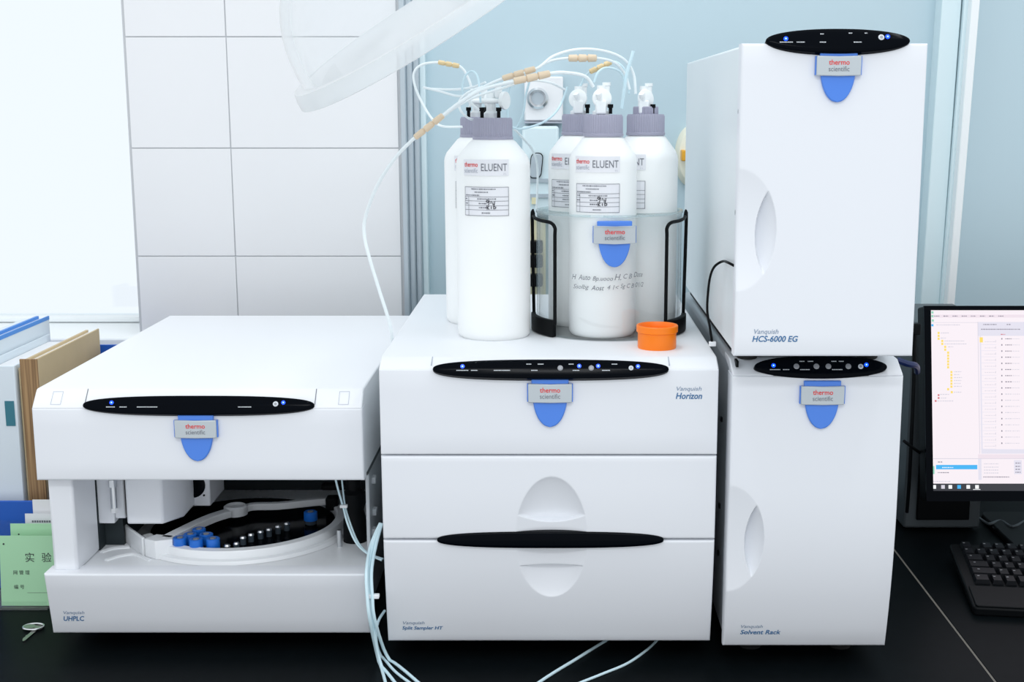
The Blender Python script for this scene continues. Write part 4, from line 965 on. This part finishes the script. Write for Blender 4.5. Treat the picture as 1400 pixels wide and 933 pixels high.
t = thing('blue_folder', 'white folder with blue edge strips beside the white binder', 'folder', (xb1-.08, 2.03, .0045))
z3 = at(0, 476, Y=1.90).z+.004
obj('body', MB().box(xb1-.098, xb1-.058, 1.905, 2.175, .0045, z3-.004), 'binder_white', t, bevel=.001)
obj('cover', MB().box(xb1-.058, xb1-.0565, 1.895, 2.178, .0045, z3-.006), 'binder_white', t)
obj('edge_strip', MB().box(xb1-.0585, xb1-.056, 1.895, 2.178, z3-.006, z3), 'binder_blue', t)
obj('cover', MB().box(xb1-.1, xb1-.0985, 1.895, 2.178, .0045, z3-.005), 'binder_white', t)
obj('clip_strip', MB().box(xb1-.075, xb1-.0705, 1.91, 2.17, z3-.0038, z3+.001), 'binder_blue', t)
# cards standing in front of the rack
def card(label, px0, px1, yt, yb, Y, m, lean, z0, name='paper_card'):
    a, b2 = at(px0, yb, Y=Y), at(px1, yt, Y=Y)
    hgt = at(px0, yt, Y=Y).z-z0; v = Vector((0, math.sin(lean), math.cos(lean)))
    f = plane_fn((a.x, Y, z0), (1, 0, 0), v, (0, -math.cos(lean), math.sin(lean)))
    t = obj(name, MB().prism([(0, 0), (b2.x-a.x, 0), (b2.x-a.x, hgt), (0, hgt)], f, 0, .0008), m)
    return tag(t, label, 'card'), f, b2.x-a.x, hgt
hx0 = at(-40, 830, z=0).x; hold_y = at(20, 834, z=0).y
hd = thing('card_stand', 'clear acrylic stand holding the green cards on the bench', 'stand', (hx0+.06, hold_y+.02, 0))
xr = at(64, 830, Y=hold_y).x
obj('foot_plate', MB().box(hx0, xr, hold_y, hold_y+.075, 0, .0025), 'acrylic_edge', hd)
obj('front_lip', MB().box(hx0, xr, hold_y, hold_y+.002, .0025, .012), 'acrylic', hd)
obj('back_sheet', MB().box(hx0, xr, hold_y+.072, hold_y+.074, .0025, .11), 'acrylic', hd)
gy = hold_y+.008
c1, f, wd_, hg_ = card('front pale green card with black Chinese characters in the acrylic stand', 2, 74, 735, 822, gy, 'green_card', .10, .0035)
tx = MB()
def put(s, px, py, hpx):
    p_ = at(px, py, Y=gy); a_ = p_.x-at(2, py, Y=gy).x; b_ = (p_.z-.0035)/math.cos(.10)
    tx.text(s, lambda a, b, h: f(a_+a, b_+b, h), .0012, height=hpx*1.0*1.05e-3)
put('实', 43, 764, 13); put('验', 66, 764, 13); put('网 管 理', 31, 784, 6); put('编 号', 27, 803, 6)
tx.rect(.038, .072, .0190, .0194, f, .0012)
p_ = ell(.0014, .0014, 10, (.006, hg_-.012)); tx.flat(p_, f, .0012)
obj('card_print', tx, 'black_print', c1, smooth=0)
c2, f, *_ = card('second pale green card standing behind the front green card', 17, 80, 718, 800, gy+.022, 'green_card', .08, .0035)
obj('card_print', MB().flat(ell(.0012, .0012, 10, (.012, .098)), f, .0012), 'black_print', c2, smooth=0)
c3, f, w3, h3 = card('grey-white printed card behind the green cards', 38, 90, 704, 790, gy+.042, 'label_paper', .06, .0035)
pm = MB()
for i in range(9): pm.rect(.010+i*.0035, .0125+i*.0035, h3-.013, h3-.010, f, .0012)
obj('card_print', pm, 'grey_print', c3, smooth=0)
card('blank white card rearmost in the stand', 50, 100, 684, 780, gy+.056, 'paper', .03, .0035)
# keys on the bench
kp = at(42, 866, z=0)
ks = thing('key_ring', 'small silver keys on a ring lying on the black bench', 'keys', (kp.x, kp.y, 0))
m = MB(); rc_ = at(46, 858, z=.002)
m.tube([rc_+Vector((.014*math.cos(t), .011*math.sin(t), .0015)) for t in [2*PI*i/16 for i in range(17)]], .0012, 8, 2)
obj('ring', m, 'steel', ks)
for (xa, ya), (xb_, yb_), z in (((52, 858), (31, 877), .0012), ((40, 857), (58, 859), .0034)):
    a, b2 = at(xa, ya, z=z), at(xb_, yb_, z=z); u = (b2-a).normalized(); v = Vector((0, 0, 1)).cross(u)
    kf_ = plane_fn((a.x, a.y, z), u, v, (0, 0, 1)); L = (b2-a).length
    bow = [(.009*math.cos(t), .0075*math.sin(t)) for t in [PI*.12+2*PI*.88*i/14 for i in range(15)]]
    bl = [(.007, -.003), (L*.55, -.003), (L*.6, -.0043), (L*.7, -.003), (L*.78, -.004), (L*.9, -.0024), (L, 0), (L*.95, .0024), (.007, .003)]
    kk = obj('key_bow', MB().prism(bow, kf_, -.0008, .0008), 'key_metal', ks)
    obj('key_blade', MB().prism(bl, kf_, -.0006, .0006), 'key_metal', kk)
